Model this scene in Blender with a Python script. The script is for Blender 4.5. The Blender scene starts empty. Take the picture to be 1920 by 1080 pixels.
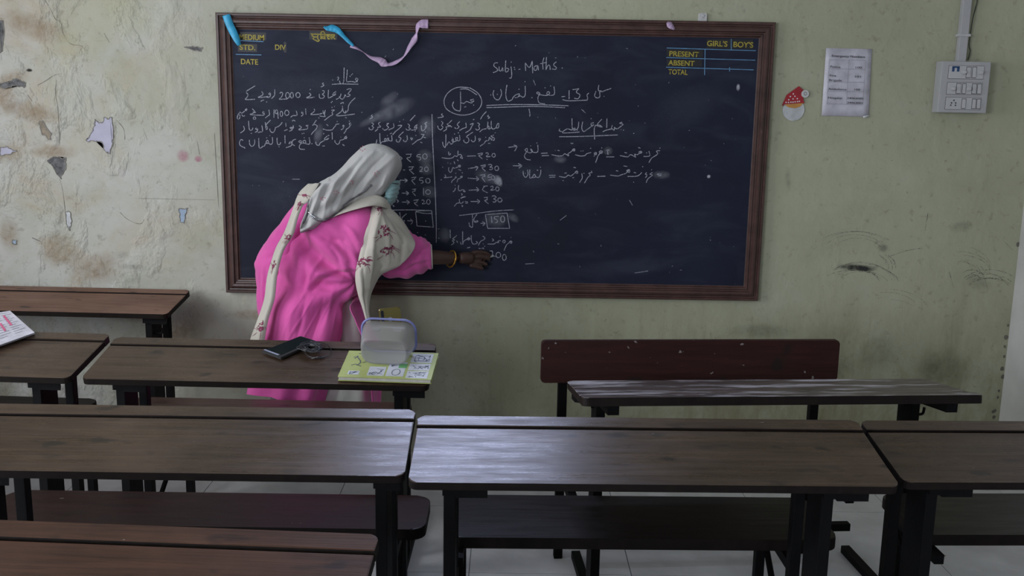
import bpy, bmesh, math, random
from mathutils import Vector, Matrix, noise
random.seed(7)
S = bpy.context.scene
COL = S.collection
PI = math.pi
# ------------------------------------------------------------------ camera
F_PX, PITCH, YAW, ROLL, EYE = 1800.0, math.radians(10.597), math.radians(.312), math.radians(.976), 1.65
cp, sp, cy, sy = math.cos(PITCH), math.sin(PITCH), math.cos(YAW), math.sin(YAW)
FWD = Vector((sy*cp, cy*cp, -sp)); R0 = Vector((cy, -sy, 0)); U0 = R0.cross(FWD)
RGT = R0*math.cos(ROLL)+U0*math.sin(ROLL); UPV = U0*math.cos(ROLL)-R0*math.sin(ROLL)
CAMP = Vector((0, 0, EYE))
cd = bpy.data.cameras.new('camera'); cam = bpy.data.objects.new('camera', cd); COL.objects.link(cam)
cd.sensor_width = 36; cd.lens = F_PX*36/1920; cd.clip_start = .05
M = Matrix.Identity(4)
for i in range(3):
    M[i][0] = RGT[i]; M[i][1] = UPV[i]; M[i][2] = -FWD[i]; M[i][3] = CAMP[i]
cam.matrix_world = M
S.camera = cam
# ------------------------------------------------------------------ view, world, lights
S.view_settings.view_transform = 'Standard'; S.view_settings.look = 'None'
S.view_settings.gamma = 1; S.view_settings.use_curve_mapping = False
S.view_settings.exposure = -0.13
W = bpy.data.worlds.new('world'); S.world = W; W.use_nodes = True
W.node_tree.nodes['Background'].inputs[0].default_value = (.62, .74, 1, 1)
W.node_tree.nodes['Background'].inputs[1].default_value = .35
XL, XR, YB, YF, ZC = -3.3, 2.395, -3.2, 4.45, 3.3      # room
def area(name, loc, tgt, sx, sz, power, colr):
    l = bpy.data.lights.new(name, 'AREA'); l.shape = 'RECTANGLE'; l.size = sx; l.size_y = sz; l.energy = power; l.color = colr
    o = bpy.data.objects.new(name, l); COL.objects.link(o); o.location = loc
    o.rotation_euler = (Vector(tgt)-Vector(loc)).to_track_quat('-Z', 'Y').to_euler()
    return o
area('daylight_side_window', (XL-.25, 2.35, 1.85), (0, 2.6, 1.0), 1.9, 1.5, 92, (.95, .97, 1))
area('daylight_rear_window', (-2.1, YB-.3, 1.9), (-.6, 3.0, .8), 1.3, 1.2, 34, (.86, .90, 1))
area('added_side_fill', (XL-.25, -1.45, 1.95), (1.2, 3.6, 1.2), 1.9, 1.4, 165, (.86, .91, 1))  # added unseen fill lamp, brightens the right of the front wall
area('daylight_ventilator', (-.25, YF+.3, 2.78), (-.2, 2.0, .9), 1.05, .5, 62, (.60, .68, 1))

# ------------------------------------------------------------------ helpers
def ray(px, py): return (FWD*F_PX+RGT*(px-960)-UPV*(py-540)).normalized()
def U(px, py, Y):
    d = ray(px, py); return CAMP+d*(Y/d.y)
def UZ(px, py, z):
    d = ray(px, py); return CAMP+d*((z-EYE)/d.z)
def setp(o, label=None, cat=None, group=None, kind=None):
    if label: o['label'] = label
    if cat: o['category'] = cat
    if group: o['group'] = group
    if kind: o['kind'] = kind
    return o
def empty(name, loc, rz=0, **k):
    o = bpy.data.objects.new(name, None); COL.objects.link(o); o.location = loc; o.rotation_euler = (0, 0, rz)
    o.empty_display_size = .05
    return setp(o, **k)
def link(name, me, mat=None, parent=None, smooth=None, **k):
    o = bpy.data.objects.new(name, me); COL.objects.link(o)
    if mat is not None and not me.materials: me.materials.append(mat)
    if parent is not None: o.parent = parent
    if smooth:
        for p in me.polygons: p.use_smooth = True
    return setp(o, **k)
def fin(name, bm, mat=None, parent=None, smooth=False, **k):
    bmesh.ops.recalc_face_normals(bm, faces=bm.faces)
    me = bpy.data.meshes.new(name); bm.to_mesh(me); bm.free()
    return link(name, me, mat, parent, smooth, **k)
def local(o, parent_world_inv=None): return o
def add_box(bm, lo, hi, M=None, bevel=0):
    r = bmesh.ops.create_cube(bm, size=1)
    vs = r['verts']
    for v in vs:
        v.co = Vector([(lo[i]+hi[i])/2+v.co[i]*(hi[i]-lo[i]) for i in range(3)])
    if bevel:
        es = list({e for v in vs for e in v.link_edges})
        g = bmesh.ops.bevel(bm, geom=es, offset=bevel, segments=2, affect='EDGES', profile=.6)
        vs = list({v for f in g['faces'] for v in f.verts} | {v for v in vs if v.is_valid})
    if M is not None:
        for v in vs: v.co = M @ v.co
    return vs
def boxo(name, lo, hi, mat, parent=None, bevel=0, M=None, **k):
    bm = bmesh.new(); add_box(bm, lo, hi, M, bevel); return fin(name, bm, mat, parent, **k)
def add_prism(bm, pts, z0, z1, bevel=0, M=None):
    """pts 2D polygon (x,y) extruded z0..z1"""
    a = [bm.verts.new((p[0], p[1], z0)) for p in pts]; b = [bm.verts.new((p[0], p[1], z1)) for p in pts]
    n = len(pts); bm.faces.new(a[::-1]); top = bm.faces.new(b)
    for i in range(n): bm.faces.new((a[i], a[(i+1) % n], b[(i+1) % n], b[i]))
    vs = a+b
    if bevel:
        g = bmesh.ops.bevel(bm, geom=list(top.edges), offset=bevel, segments=2, affect='EDGES', profile=.6)
        vs = list({v for f in g['faces'] for v in f.verts} | {v for v in vs if v.is_valid})
    if M is not None:
        for v in vs: v.co = M @ v.co
    return vs
def rrect(x0, y0, x1, y1, r, corners=(1, 1, 1, 1), n=5):
    pts = []
    cs = [(x0+r, y0+r, PI, 0), (x1-r, y0+r, 1.5*PI, 1), (x1-r, y1-r, 0, 2), (x0+r, y1-r, .5*PI, 3)]
    raw = [(x0, y0), (x1, y0), (x1, y1), (x0, y1)]
    for (cx, cyy, a0, i) in cs:
        if corners[i]:
            for k in range(n+1):
                a = a0+k/n*PI/2; pts.append((cx+r*math.cos(a), cyy+r*math.sin(a)))
        else: pts.append(raw[i])
    return pts
def add_tube(bm, pts, radii, n=8, caps=True):
    pts = [Vector(p) for p in pts]
    if not hasattr(radii, '__len__'): radii = [radii]*len(pts)
    rings = []; up = None
    for i, p in enumerate(pts):
        t = (pts[min(i+1, len(pts)-1)]-pts[max(i-1, 0)]).normalized()
        if up is None:
            up = Vector((0, 0, 1)) if abs(t.z) < .9 else Vector((0, 1, 0))
        s = t.cross(up).normalized(); up = s.cross(t).normalized()
        rings.append([bm.verts.new(p+(s*math.cos(a)+up*math.sin(a))*radii[i]) for a in [2*PI*k/n for k in range(n)]])
    for i in range(len(rings)-1):
        for k in range(n):
            bm.faces.new((rings[i][k], rings[i][(k+1) % n], rings[i+1][(k+1) % n], rings[i+1][k]))
    if caps: bm.faces.new(rings[0][::-1]); bm.faces.new(rings[-1])
def crom(p, t):
    """Catmull-Rom through list p of Vectors, t in 0..len-1"""
    n = len(p); i = min(int(t), n-2); f = t-i
    a, b, c, d = p[max(i-1, 0)], p[i], p[i+1], p[min(i+2, n-1)]
    return .5*((2*b)+(c-a)*f+(2*a-5*b+4*c-d)*f*f+(3*b-a-3*c+d)*f**3)
class Surf:
    """surface through rows of control points; closed=True closes each row"""
    def __init__(s, rows, closed=False):
        s.rows = [[Vector(p) for p in r] for r in rows]; s.closed = closed
    def row(s, r, u):
        n = len(r)
        if s.closed:
            q = [r[-1]]+r+[r[0], r[1]]; return crom(q, 1+u*n)
        return crom(r, u*(n-1))
    def at(s, u, v):
        c = [s.row(r, u) for r in s.rows]; return crom(c, v*(len(c)-1))
    def nrm(s, u, v, e=.01):
        a = s.at(min(u+e, 1), v)-s.at(max(u-e, 0), v); b = s.at(u, min(v+e, 1))-s.at(u, max(v-e, 0))
        return a.cross(b).normalized()
    def mesh(s, bm, nu, nv, disp=None, out=None, thick=0):
        g = []
        m = nu if s.closed else nu+1
        for j in range(nv+1):
            v = j/nv; cr = None; row = []
            for i in range(m):
                u = i/nu; p = s.at(u, v)
                if disp:
                    nn = s.nrm(u, v)
                    if out is not None and nn.dot(p-out) < 0: nn = -nn
                    p = p+nn*disp(u, v, p)
                row.append(bm.verts.new(p))
            g.append(row)
        for j in range(nv):
            for i in range(nu):
                k = (i+1) % m if s.closed else i+1
                bm.faces.new((g[j][i], g[j][k], g[j+1][k], g[j+1][i]))
        return g
def solid(o, t):
    m = o.modifiers.new('thickness', 'SOLIDIFY'); m.thickness = t; m.offset = 0
    return o

# ------------------------------------------------------------------ materials
def new_mat(name):
    m = bpy.data.materials.new(name); m.use_nodes = True
    nt = m.node_tree; return m, nt, nt.nodes['Principled BSDF']
def nd(nt, t, **k):
    n = nt.nodes.new(t)
    for a, b in k.items(): setattr(n, a, b)
    return n
def coords(nt, scale=(1, 1, 1), kind='Object'):
    tc = nd(nt, 'ShaderNodeTexCoord'); mp = nd(nt, 'ShaderNodeMapping'); mp.inputs['Scale'].default_value = scale
    nt.links.new(tc.outputs[kind], mp.inputs[0]); return mp.outputs[0]
def noise_n(nt, vec, scale, detail=4, rough=.55, dist=0):
    n = nd(nt, 'ShaderNodeTexNoise'); n.inputs['Scale'].default_value = scale; n.inputs['Detail'].default_value = detail
    n.inputs['Roughness'].default_value = rough; n.inputs['Distortion'].default_value = dist
    nt.links.new(vec, n.inputs['Vector']); return n.outputs['Fac']
def ramp(nt, fac, stops):
    r = nd(nt, 'ShaderNodeValToRGB'); e = r.color_ramp.elements
    while len(e) < len(stops): e.new(.5)
    for i, (p, c) in enumerate(stops):
        e[i].position = p; e[i].color = (*c, 1) if hasattr(c, '__len__') else (c, c, c, 1)
    nt.links.new(fac, r.inputs[0]); return r.outputs[0]
def mix(nt, fac, a, b, mode='MIX'):
    m = nd(nt, 'ShaderNodeMix', data_type='RGBA', blend_type=mode)
    for sock, v in ((0, fac), (6, a), (7, b)):
        if isinstance(v, bpy.types.NodeSocket): nt.links.new(v, m.inputs[sock])
        elif hasattr(v, '__len__'): m.inputs[sock].default_value = (*v, 1)
        else: m.inputs[sock].default_value = v
    return m.outputs[2]
def mth(nt, op, a, b=0, clamp=False):
    m = nd(nt, 'ShaderNodeMath', operation=op, use_clamp=clamp)
    for i, v in enumerate((a, b)):
        if isinstance(v, bpy.types.NodeSocket): nt.links.new(v, m.inputs[i])
        else: m.inputs[i].default_value = v
    return m.outputs[0]
def bump(nt, b, h, strength, dist=.01):
    n = nd(nt, 'ShaderNodeBump'); n.inputs['Strength'].default_value = strength; n.inputs['Distance'].default_value = dist
    nt.links.new(h, n.inputs['Height']); nt.links.new(n.outputs[0], b.inputs['Normal'])
def simple(name, c, rough=.6, metal=0, var=.18, scale=8, bmp=0, bscale=60, spec=.5):
    m, nt, b = new_mat(name); v = coords(nt)
    n = noise_n(nt, v, scale)
    dk = tuple(x*(1-var) for x in c); lt = tuple(min(1, x*(1+var)) for x in c)
    nt.links.new(ramp(nt, n, [(.3, dk), (.7, lt)]), b.inputs['Base Color'])
    b.inputs['Roughness'].default_value = rough; b.inputs['Metallic'].default_value = metal
    b.inputs['Specular IOR Level'].default_value = spec
    if bmp: bump(nt, b, noise_n(nt, v, bscale), bmp, .004)
    return m
def wood(name, c1, c2, rough=(.3, .5), wear=.3, pale_amt=0.0, chip=.765, spec=.5):
    m, nt, b = new_mat(name); b.inputs['Specular IOR Level'].default_value = spec
    tc = nd(nt, 'ShaderNodeTexCoord'); oi = nd(nt, 'ShaderNodeObjectInfo')
    av = nd(nt, 'ShaderNodeVectorMath', operation='ADD'); nt.links.new(tc.outputs['Object'], av.inputs[0])
    mu = mth(nt, 'MULTIPLY', oi.outputs['Random'], 40.); cb = nd(nt, 'ShaderNodeCombineXYZ'); nt.links.new(mu, cb.inputs[0]); nt.links.new(mu, cb.inputs[1])
    nt.links.new(cb.outputs[0], av.inputs[1])
    def mp(sc):
        q = nd(nt, 'ShaderNodeMapping'); q.inputs['Scale'].default_value = sc; nt.links.new(av.outputs[0], q.inputs[0]); return q.outputs[0]
    g = noise_n(nt, mp((1.2, 22, 22)), 2.2, 8, .6, .6); g2 = noise_n(nt, mp((3, 130, 60)), 1.6, 4, .7)
    big = noise_n(nt, mp((1, 1, 1)), 3.2, 5, .6)
    col = ramp(nt, g, [(.3, c1), (.72, c2)])
    col = mix(nt, ramp(nt, g2, [(.35, .45), (.6, 0.)]), col, tuple(x*.45 for x in c1))
    col = mix(nt, ramp(nt, big, [(.45, 0.), (.75, wear)]), col, tuple(min(1, x*1.8+.02) for x in c2))
    spots = noise_n(nt, mp((3, 7, 3)), 3., 2, .4)
    col = mix(nt, ramp(nt, spots, [(.28, .75), (.36, 0.)]), col, (.012, .009, .008))
    chips = noise_n(nt, mp((1, 2, 1)), 38., 2, .5)
    col = mix(nt, ramp(nt, chips, [(chip, 0.), (chip+.02, .6)]), col, (.30, .28, .27))
    if pale_amt:
        d = noise_n(nt, mp((1.2, 5, 1)), 3.4, 6, .6)
        col = mix(nt, ramp(nt, d, [(.5, 0.), (.68, pale_amt)]), col, (.52, .50, .54))  # scattered pale patches mixed into the wood colour
    nt.links.new(col, b.inputs['Base Color'])
    rr = ramp(nt, noise_n(nt, mp((1.5, 14, 1)), 3., 6, .65), [(.3, rough[0]), (.7, rough[1])]); nt.links.new(rr, b.inputs['Roughness'])
    bump(nt, b, g2, .25, .0015)
    return m
M_desk = wood('desk_wood_dark', (.032, .018, .011), (.074, .046, .029), (.21, .42))
M_edge = simple('dark_edge_faces', (.009, .006, .005), .6, 0, .3, 30, .2, 60, spec=.15)
M_desk_warm = wood('desk_wood_reddish', (.040, .017, .009), (.085, .038, .021), (.42, .6), spec=.22)
M_desk_patchy = wood('desk_wood_pale_patches', (.045, .032, .028), (.090, .066, .056), (.30, .5), pale_amt=.95)
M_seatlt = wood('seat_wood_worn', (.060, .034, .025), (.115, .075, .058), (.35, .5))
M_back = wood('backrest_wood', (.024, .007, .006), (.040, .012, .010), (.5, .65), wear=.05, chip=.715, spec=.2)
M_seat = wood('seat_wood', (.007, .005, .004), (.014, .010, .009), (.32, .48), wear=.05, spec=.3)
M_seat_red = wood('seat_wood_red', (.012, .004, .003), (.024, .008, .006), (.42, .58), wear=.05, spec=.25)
M_steel = simple('black_painted_steel', (.003, .003, .0035), .6, 0, .3, 20, .2, spec=.12)
M_frame = None
def frame_mat():
    m, nt, b = new_mat('frame_varnished_wood'); v = coords(nt, (6, 6, 6))
    n = noise_n(nt, v, 3, 6, .6); col = ramp(nt, n, [(.3, (.042, .020, .017)), (.7, (.085, .042, .036))])
    sp_ = noise_n(nt, v, 18, 3); col = mix(nt, ramp(nt, sp_, [(.70, 0.), (.76, .5)]), col, (.28, .24, .22))
    nt.links.new(col, b.inputs['Base Color']); b.inputs['Roughness'].default_value = .38
    bump(nt, b, noise_n(nt, v, 9), .15, .002); return m
M_frame = frame_mat()
def slate():
    m, nt, b = new_mat('blackboard_slate'); v = coords(nt)
    n = noise_n(nt, v, 1.6, 6, .6, .4); col = ramp(nt, n, [(.3, (.0075, .0098, .022)), (.7, (.0125, .016, .036))])
    sw = noise_n(nt, coords(nt, (1.3, 1, 4)), 2.4, 6, .62, 1.0)
    col = mix(nt, ramp(nt, sw, [(.48, 0.), (.80, .36)]), col, (.045, .055, .085))
    fl = noise_n(nt, v, 45, 2, .5); col = mix(nt, ramp(nt, fl, [(.76, 0.), (.80, .35)]), col, (.25, .26, .30))
    nt.links.new(col, b.inputs['Base Color']); b.inputs['Roughness'].default_value = .62; b.inputs['Specular IOR Level'].default_value = .22
    bump(nt, b, noise_n(nt, v, 25), .08, .002); return m
M_slate = slate()
def plaster(name, left=True):
    m, nt, b = new_mat(name); v = coords(nt)
    sep = nd(nt, 'ShaderNodeSeparateXYZ'); nt.links.new(v, sep.inputs[0]); X, Z = sep.outputs[0], sep.outputs[2]
    big = noise_n(nt, v, .9, 5, .6, .3); med = noise_n(nt, v, 3.1, 7, .62, .5); fine = noise_n(nt, v, 14, 8, .65)
    olive = ramp(nt, big, [(.3, (.325, .335, .235)), (.7, (.40, .41, .30))])
    pale = ramp(nt, med, [(.3, (.40, .40, .36)), (.5, (.45, .45, .42)), (.75, (.50, .50, .49))])
    lx = mth(nt, 'ADD', mth(nt, 'MULTIPLY', X, -.42), mth(nt, 'MULTIPLY', mth(nt, 'SUBTRACT', med, .5), .9))
    lx = mth(nt, 'ADD', lx, .02, True)
    col = mix(nt, lx, olive, pale)
    # yellow-brown water stains, strongest on the left
    st = noise_n(nt, coords(nt, (1.1, 1, 1.0)), 1.9, 8, .68, .8)
    lf = mth(nt, 'ADD', mth(nt, 'MULTIPLY', X, -.9), -1.05, True)
    col = mix(nt, mth(nt, 'MULTIPLY', ramp(nt, st, [(.50, 0.), (.66, .6)]), lf), col, (.36, .27, .15))
    st2 = noise_n(nt, coords(nt, (1.3, 1, 1.2)), 3.7, 8, .7, .6)
    col = mix(nt, mth(nt, 'MULTIPLY', ramp(nt, st2, [(.55, 0.), (.70, .4)]), mth(nt, 'ADD', lf, .15, True)), col, (.40, .34, .20))
    # rising damp / grime low on the wall
    low = mth(nt, 'MULTIPLY', mth(nt, 'MULTIPLY', mth(nt, 'SUBTRACT', .95, Z), 1.3, True), mth(nt, 'ADD', mth(nt, 'MULTIPLY', X, .45), .42, True), True)
    gr = noise_n(nt, coords(nt, (2.2, 1, 1.0)), 2.6, 9, .7, .3)
    col = mix(nt, mth(nt, 'MULTIPLY', ramp(nt, gr, [(.36, 0.), (.66, .85)]), low), col, (.17, .15, .07))
    vs = noise_n(nt, coords(nt, (14, 1, 1.4)), 1.4, 5, .6)
    col = mix(nt, mth(nt, 'MULTIPLY', ramp(nt, vs, [(.55, 0.), (.72, .5)]), low), col, (.12, .085, .04))
    fl = noise_n(nt, coords(nt, (1, 1, 1.2)), 5.5, 9, .66, .5)
    edge = mth(nt, 'ABSOLUTE', mth(nt, 'SUBTRACT', fl, .56))
    em = mth(nt, 'MULTIPLY', ramp(nt, edge, [(.0, .4), (.010, 0.)]), mth(nt, 'ADD', mth(nt, 'MULTIPLY', lf, .75), .14, True))
    col = mix(nt, em, col, (.17, .16, .13))
    pat = noise_n(nt, coords(nt, (1, 1, 1.1)), 2.3, 8, .65, .2)
    col = mix(nt, ramp(nt, pat, [(.35, .34), (.5, 0.)]), col, (.29, .295, .21)); col = mix(nt, ramp(nt, pat, [(.55, 0.), (.72, .32)]), col, (.49, .49, .43))
    hi = mth(nt, 'MULTIPLY', mth(nt, 'MULTIPLY', mth(nt, 'SUBTRACT', Z, 1.45), 1.6, True), mth(nt, 'ADD', mth(nt, 'MULTIPLY', X, -1.1), -1.5, True))
    yl = noise_n(nt, v, 1.7, 5, .6, .2); col = mix(nt, mth(nt, 'MULTIPLY', ramp(nt, yl, [(.40, 0.), (.60, .75)]), hi), col, (.38, .36, .20))
    sk = noise_n(nt, coords(nt, (1, 1, .8)), 62, 3, .6); col = mix(nt, ramp(nt, sk, [(.70, 0.), (.75, .55)]), col, (.12, .11, .07))
    # fine dirt specks
    sp_ = noise_n(nt, v, 26, 6, .7); col = mix(nt, ramp(nt, sp_, [(.58, 0.), (.70, .45)]), col, (.17, .16, .11))
    nt.links.new(col, b.inputs['Base Color']); b.inputs['Roughness'].default_value = .62; b.inputs['Specular IOR Level'].default_value = .3
    bl = noise_n(nt, coords(nt, (1.2, 1, .8)), 5.2, 5, .55, .25)
    bh = mth(nt, 'ADD', mth(nt, 'MULTIPLY', mth(nt, 'MULTIPLY', ramp(nt, bl, [(.5, 0.), (.7, 1.)]), 1.6), mth(nt, 'ADD', lf, .12, True)), mth(nt, 'MULTIPLY', fine, .32))
    bump(nt, b, bh, .6, .02)
    return m
M_wall = plaster('stained_plaster')
M_wall_plain = simple('distempered_plaster', (.44, .43, .36), .7, 0, .12, 2.5, .3, 20)
M_wall_white = simple('whitewashed_plaster', (.52, .52, .50), .7, 0, .14, 3, .3, 20)
M_ceil = simple('ceiling_limewash', (.55, .55, .52), .8, 0, .1, 2)
M_tile = simple('floor_tile_grey', (.56, .56, .57), .42, 0, .16, 5, .1, 30)
M_grout = simple('tile_grout', (.3, .3, .3), .8)
def chalk(name, c, lo=.30, hi=.5, sc=230):
    m, nt, b = new_mat(name); v = coords(nt)
    n = noise_n(nt, v, sc, 3, .6); a = ramp(nt, n, [(lo, .12), (hi, .95)])
    b.inputs['Base Color'].default_value = (*c, 1); b.inputs['Roughness'].default_value = .9
    nt.links.new(a, b.inputs['Alpha']); return m
M_chalk = chalk('chalk_dust_line', (.36, .37, .44))
M_scr = chalk('pencil_scuff', (.045, .045, .045), .42, .62, 120)
M_pa_y = simple('yellow_stencil_paint', (.33, .27, .035), .6, var=.3, scale=40)
M_pa_b = simple('blue_line_paint', (.10, .24, .42), .6, var=.3, scale=30)
M_patchblk = simple('darker_slate_patch', (.010, .011, .014), .5)
def smudge_mat(name, c, amt):
    m, nt, b = new_mat(name); b.inputs['Base Color'].default_value = (*c, 1); b.inputs['Roughness'].default_value = .9
    uv = nd(nt, 'ShaderNodeTexCoord'); g = nd(nt, 'ShaderNodeTexGradient', gradient_type='SPHERICAL')
    mp = nd(nt, 'ShaderNodeMapping'); mp.inputs['Location'].default_value = (-1, -1, 0); mp.inputs['Scale'].default_value = (2, 2, 1)
    nt.links.new(uv.outputs['UV'], mp.inputs[0]); nt.links.new(mp.outputs[0], g.inputs[0])
    n = noise_n(nt, uv.outputs['Object'], 28, 6, .65)
    f = mth(nt, 'MULTIPLY', mth(nt, 'MULTIPLY', g.outputs['Fac'], 1.6, True), ramp(nt, n, [(.3, .25), (.65, 1.)]))
    nt.links.new(mth(nt, 'MULTIPLY', f, amt), b.inputs['Alpha']); return m
M_smudge = smudge_mat('chalk_smudge', (.36, .38, .44), .30)
M_smudge_hi = smudge_mat('chalk_smudge_dense', (.50, .52, .60), 1.0)
M_scuff = smudge_mat('dark_scuff', (.03, .03, .03), .95)
M_stain_br = smudge_mat('rust_stain', (.36, .25, .14), .42)
M_pinkst = smudge_mat('pink_ink_stain', (.55, .18, .30), .6)

# ------------------------------------------------------------------ room shell
def wall_holes(name, axis, pos, thick, a0, a1, holes, mat):
    """wall perpendicular to 'axis' spanning a0..a1 x 0..ZC with rectangular holes (b0,b1,z0,z1)"""
    bm = bmesh.new()
    xs = sorted({a0, a1, *[h[0] for h in holes], *[h[1] for h in holes]}); zs = sorted({0, ZC, *[h[2] for h in holes], *[h[3] for h in holes]})
    for i in range(len(xs)-1):
        for j in range(len(zs)-1):
            mx, mz = (xs[i]+xs[i+1])/2, (zs[j]+zs[j+1])/2
            if any(h[0] < mx < h[1] and h[2] < mz < h[3] for h in holes): continue
            if axis == 'y': add_box(bm, (xs[i], min(pos, pos+thick), zs[j]), (xs[i+1], max(pos, pos+thick), zs[j+1]))
            else: add_box(bm, (min(pos, pos+thick), xs[i], zs[j]), (max(pos, pos+thick), xs[i+1], zs[j+1]))
    bmesh.ops.remove_doubles(bm, verts=bm.verts, dist=1e-5)
    seen = {}
    for f in list(bm.faces):
        c = tuple(round(x, 4) for x in f.calc_center_median()); seen.setdefault(c, []).append(f)
    bmesh.ops.delete(bm, geom=[f for L in seen.values() if len(L) > 1 for f in L], context='FACES')
    return fin(name, bm, mat, kind='structure')
T = .2
VENT = (-.80, .30, 2.52, 3.05); SIDE = (1.4, 3.3, 1.05, 2.6); FILL_SIDE = (-2.5, -.4, 1.1, 2.75); REAR = (-2.8, -1.4, 1.0, 2.6)  # rearmost left-wall opening is added to let the fill lamp in
wall_front = wall_holes('wall_front', 'y', YF, T, XL-T, XR+T, [VENT], M_wall)
wall_left = wall_holes('wall_left', 'x', XL, -T, YB-T, YF, [SIDE, FILL_SIDE], M_wall_plain)
wall_back = wall_holes('wall_back', 'y', YB, -T, XL, XR, [REAR], M_wall_plain)
wall_right = wall_holes('wall_right', 'x', XR, T, YB-T, YF, [], M_wall_white)
boxo('ceiling', (XL-T, YB-T, ZC), (XR+T, YF+T, ZC+.15), M_ceil, kind='structure')
floor = boxo('floor', (XL-T, YB-T, -.15), (XR+T, YF+T, -.006), M_grout, kind='structure')
setp(floor, 'grey floor tiles with dark joints')
# floor tiles, one object each (clipped at the walls)
ts = .587; tmesh = {}
x0 = -.12; y0 = 3.806
for i in range(-6, 5):
    for j in range(-7, 2):
        a, b = max(x0+i*ts, XL), min(x0+(i+1)*ts, XR); c, d = max(y0+j*ts, -.2), min(y0+(j+1)*ts, YF)
        if b-a < .02 or d-c < .02: continue
        key = (round(b-a, 3), round(d-c, 3))
        if key not in tmesh:
            bm = bmesh.new(); add_prism(bm, [(.0015, .0015), (b-a-.0015, .0015), (b-a-.0015, d-c-.0015), (.0015, d-c-.0015)], -.0065, 0, .001)
            me = bpy.data.meshes.new('tile'); bmesh.ops.recalc_face_normals(bm, faces=bm.faces); bm.to_mesh(me); bm.free(); me.materials.append(M_tile); tmesh[key] = me
        o = link('tile', tmesh[key], None, floor); o.location = (a, c, 0)
# windows (all outside the photograph's frame): timber frames in their openings
M_win = simple('window_paint', (.30, .30, .28), .5)
def window(name, axis, pos, h):
    bm = bmesh.new(); w = .045
    for (a, b, c, d) in ((h[0], h[0]+w, h[2], h[3]), (h[1]-w, h[1], h[2], h[3]), (h[0], h[1], h[2], h[2]+w), (h[0], h[1], h[3]-w, h[3]), ((h[0]+h[1])/2-w/2, (h[0]+h[1])/2+w/2, h[2], h[3])):
        if axis == 'y': add_box(bm, (a, pos, c), (b, pos+.05, d))
        else: add_box(bm, (pos, a, c), (pos+.05, b, d))
    return fin(name, bm, M_win, kind='structure')
window('window_1', 'x', XL-.16, SIDE); window('added_fill_window', 'x', XL-.16, FILL_SIDE); window('window_2', 'y', YB-.16, REAR)  # the rearmost left-wall window is added, unseen, round the fill lamp's opening
bm = bmesh.new(); w = .03
for (a, b, c, d) in ((VENT[0], VENT[0]+w, VENT[2], VENT[3]), (VENT[1]-w, VENT[1], VENT[2], VENT[3]), (VENT[0], VENT[1], VENT[2], VENT[2]+w), (VENT[0], VENT[1], VENT[3]-w, VENT[3])):
    add_box(bm, (a, YF+.1, c), (b, YF+.15, d))
fin('window_3', bm, M_win, kind='structure')

# ------------------------------------------------------------------ ribbons drawn on a plane (chalk, cracks, scuffs)
def stroke(bm, pts, Y, w, closed=False, jitter=.15, flip=False):
    """pts: pixels of the photo projected on the plane y=Y; w: half width in m"""
    P = [U(x, y, Y) for x, y in pts]
    if len(P) == 1:
        n = 7; c = P[0]; vs = [bm.verts.new(c+Vector((math.cos(a), 0, math.sin(a)))*w*1.35*(1+random.uniform(-.2, .2))) for a in [2*PI*k/n for k in range(n)]]
        bm.faces.new(vs); return
    if len(P) > 2:
        Q = []
        for i in range(len(P)-1):
            for k in range(4): Q.append(crom(P, i+k/4))
        Q.append(P[-1]); P = Q
    L = []; R = []
    for i, p in enumerate(P):
        t = P[min(i+1, len(P)-1)]-P[max(i-1, 0)]
        if t.length < 1e-7: t = Vector((1, 0, 0))
        t.normalize(); n = Vector((-t.z, 0, t.x)); ww = w*(1+random.uniform(-jitter, jitter))
        L.append(bm.verts.new(p+n*ww)); R.append(bm.verts.new(p-n*ww))
    for i in range(len(P)-1): bm.faces.new((L[i], R[i], R[i+1], L[i+1]))
def parse(block, text):
    ox, oy, s = block; out = []
    for part in text.replace('\n', ' ').split(';'):
        part = part.strip()
        if not part: continue
        if part[0] == 'e':
            cx, cyy, rx, ry = map(float, part[1:].split())
            v = [(cx+rx*math.cos(a)*(1+.04*math.sin(3*a)), cyy+ry*math.sin(a)) for a in [2*PI*k/10-1.2 for k in range(11)]]
        else:
            q = list(map(float, part.split())); v = list(zip(q[::2], q[1::2]))
        out.append([(ox+x/s, oy+y/s) for x, y in v])
    return out
def face_cam(o): return o

# ------------------------------------------------------------------ blackboard
BX0, BX1, BZ0, BZ1 = -1.316, 1.181, .779, 2.047
YS = YF-.022                                   # slate surface
board = empty('blackboard', ((BX0+BX1)/2, YF, BZ0), label='long dark blackboard covered in chalk writing, in a moulded brown frame', cat='blackboard')
def rel(o, parent):
    """keep the mesh in world coordinates under an unrotated parent"""
    o.parent = parent; o.matrix_parent_inverse = Matrix.Translation(parent.location).inverted(); return o
FWD_ = .078
bm = bmesh.new(); add_box(bm, (BX0+.06, YS, BZ0+.06), (BX1-.06, YF-.002, BZ1-.06)); rel(fin('slate_panel', bm, M_slate), board)
prof = [(0, .0), (0, .026), (.004, .031), (.012, .031), (.015, .024), (.020, .023), (.024, .030), (.034, .037), (.043, .036), (.047, .028), (.052, .027), (.056, .031), (.062, .030), (.067, .022), (.074, .020), (.078, .010)]
cor = [(BX0, BZ0, 1, 1), (BX1, BZ0, -1, 1), (BX1, BZ1, -1, -1), (BX0, BZ1, 1, -1)]
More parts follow.
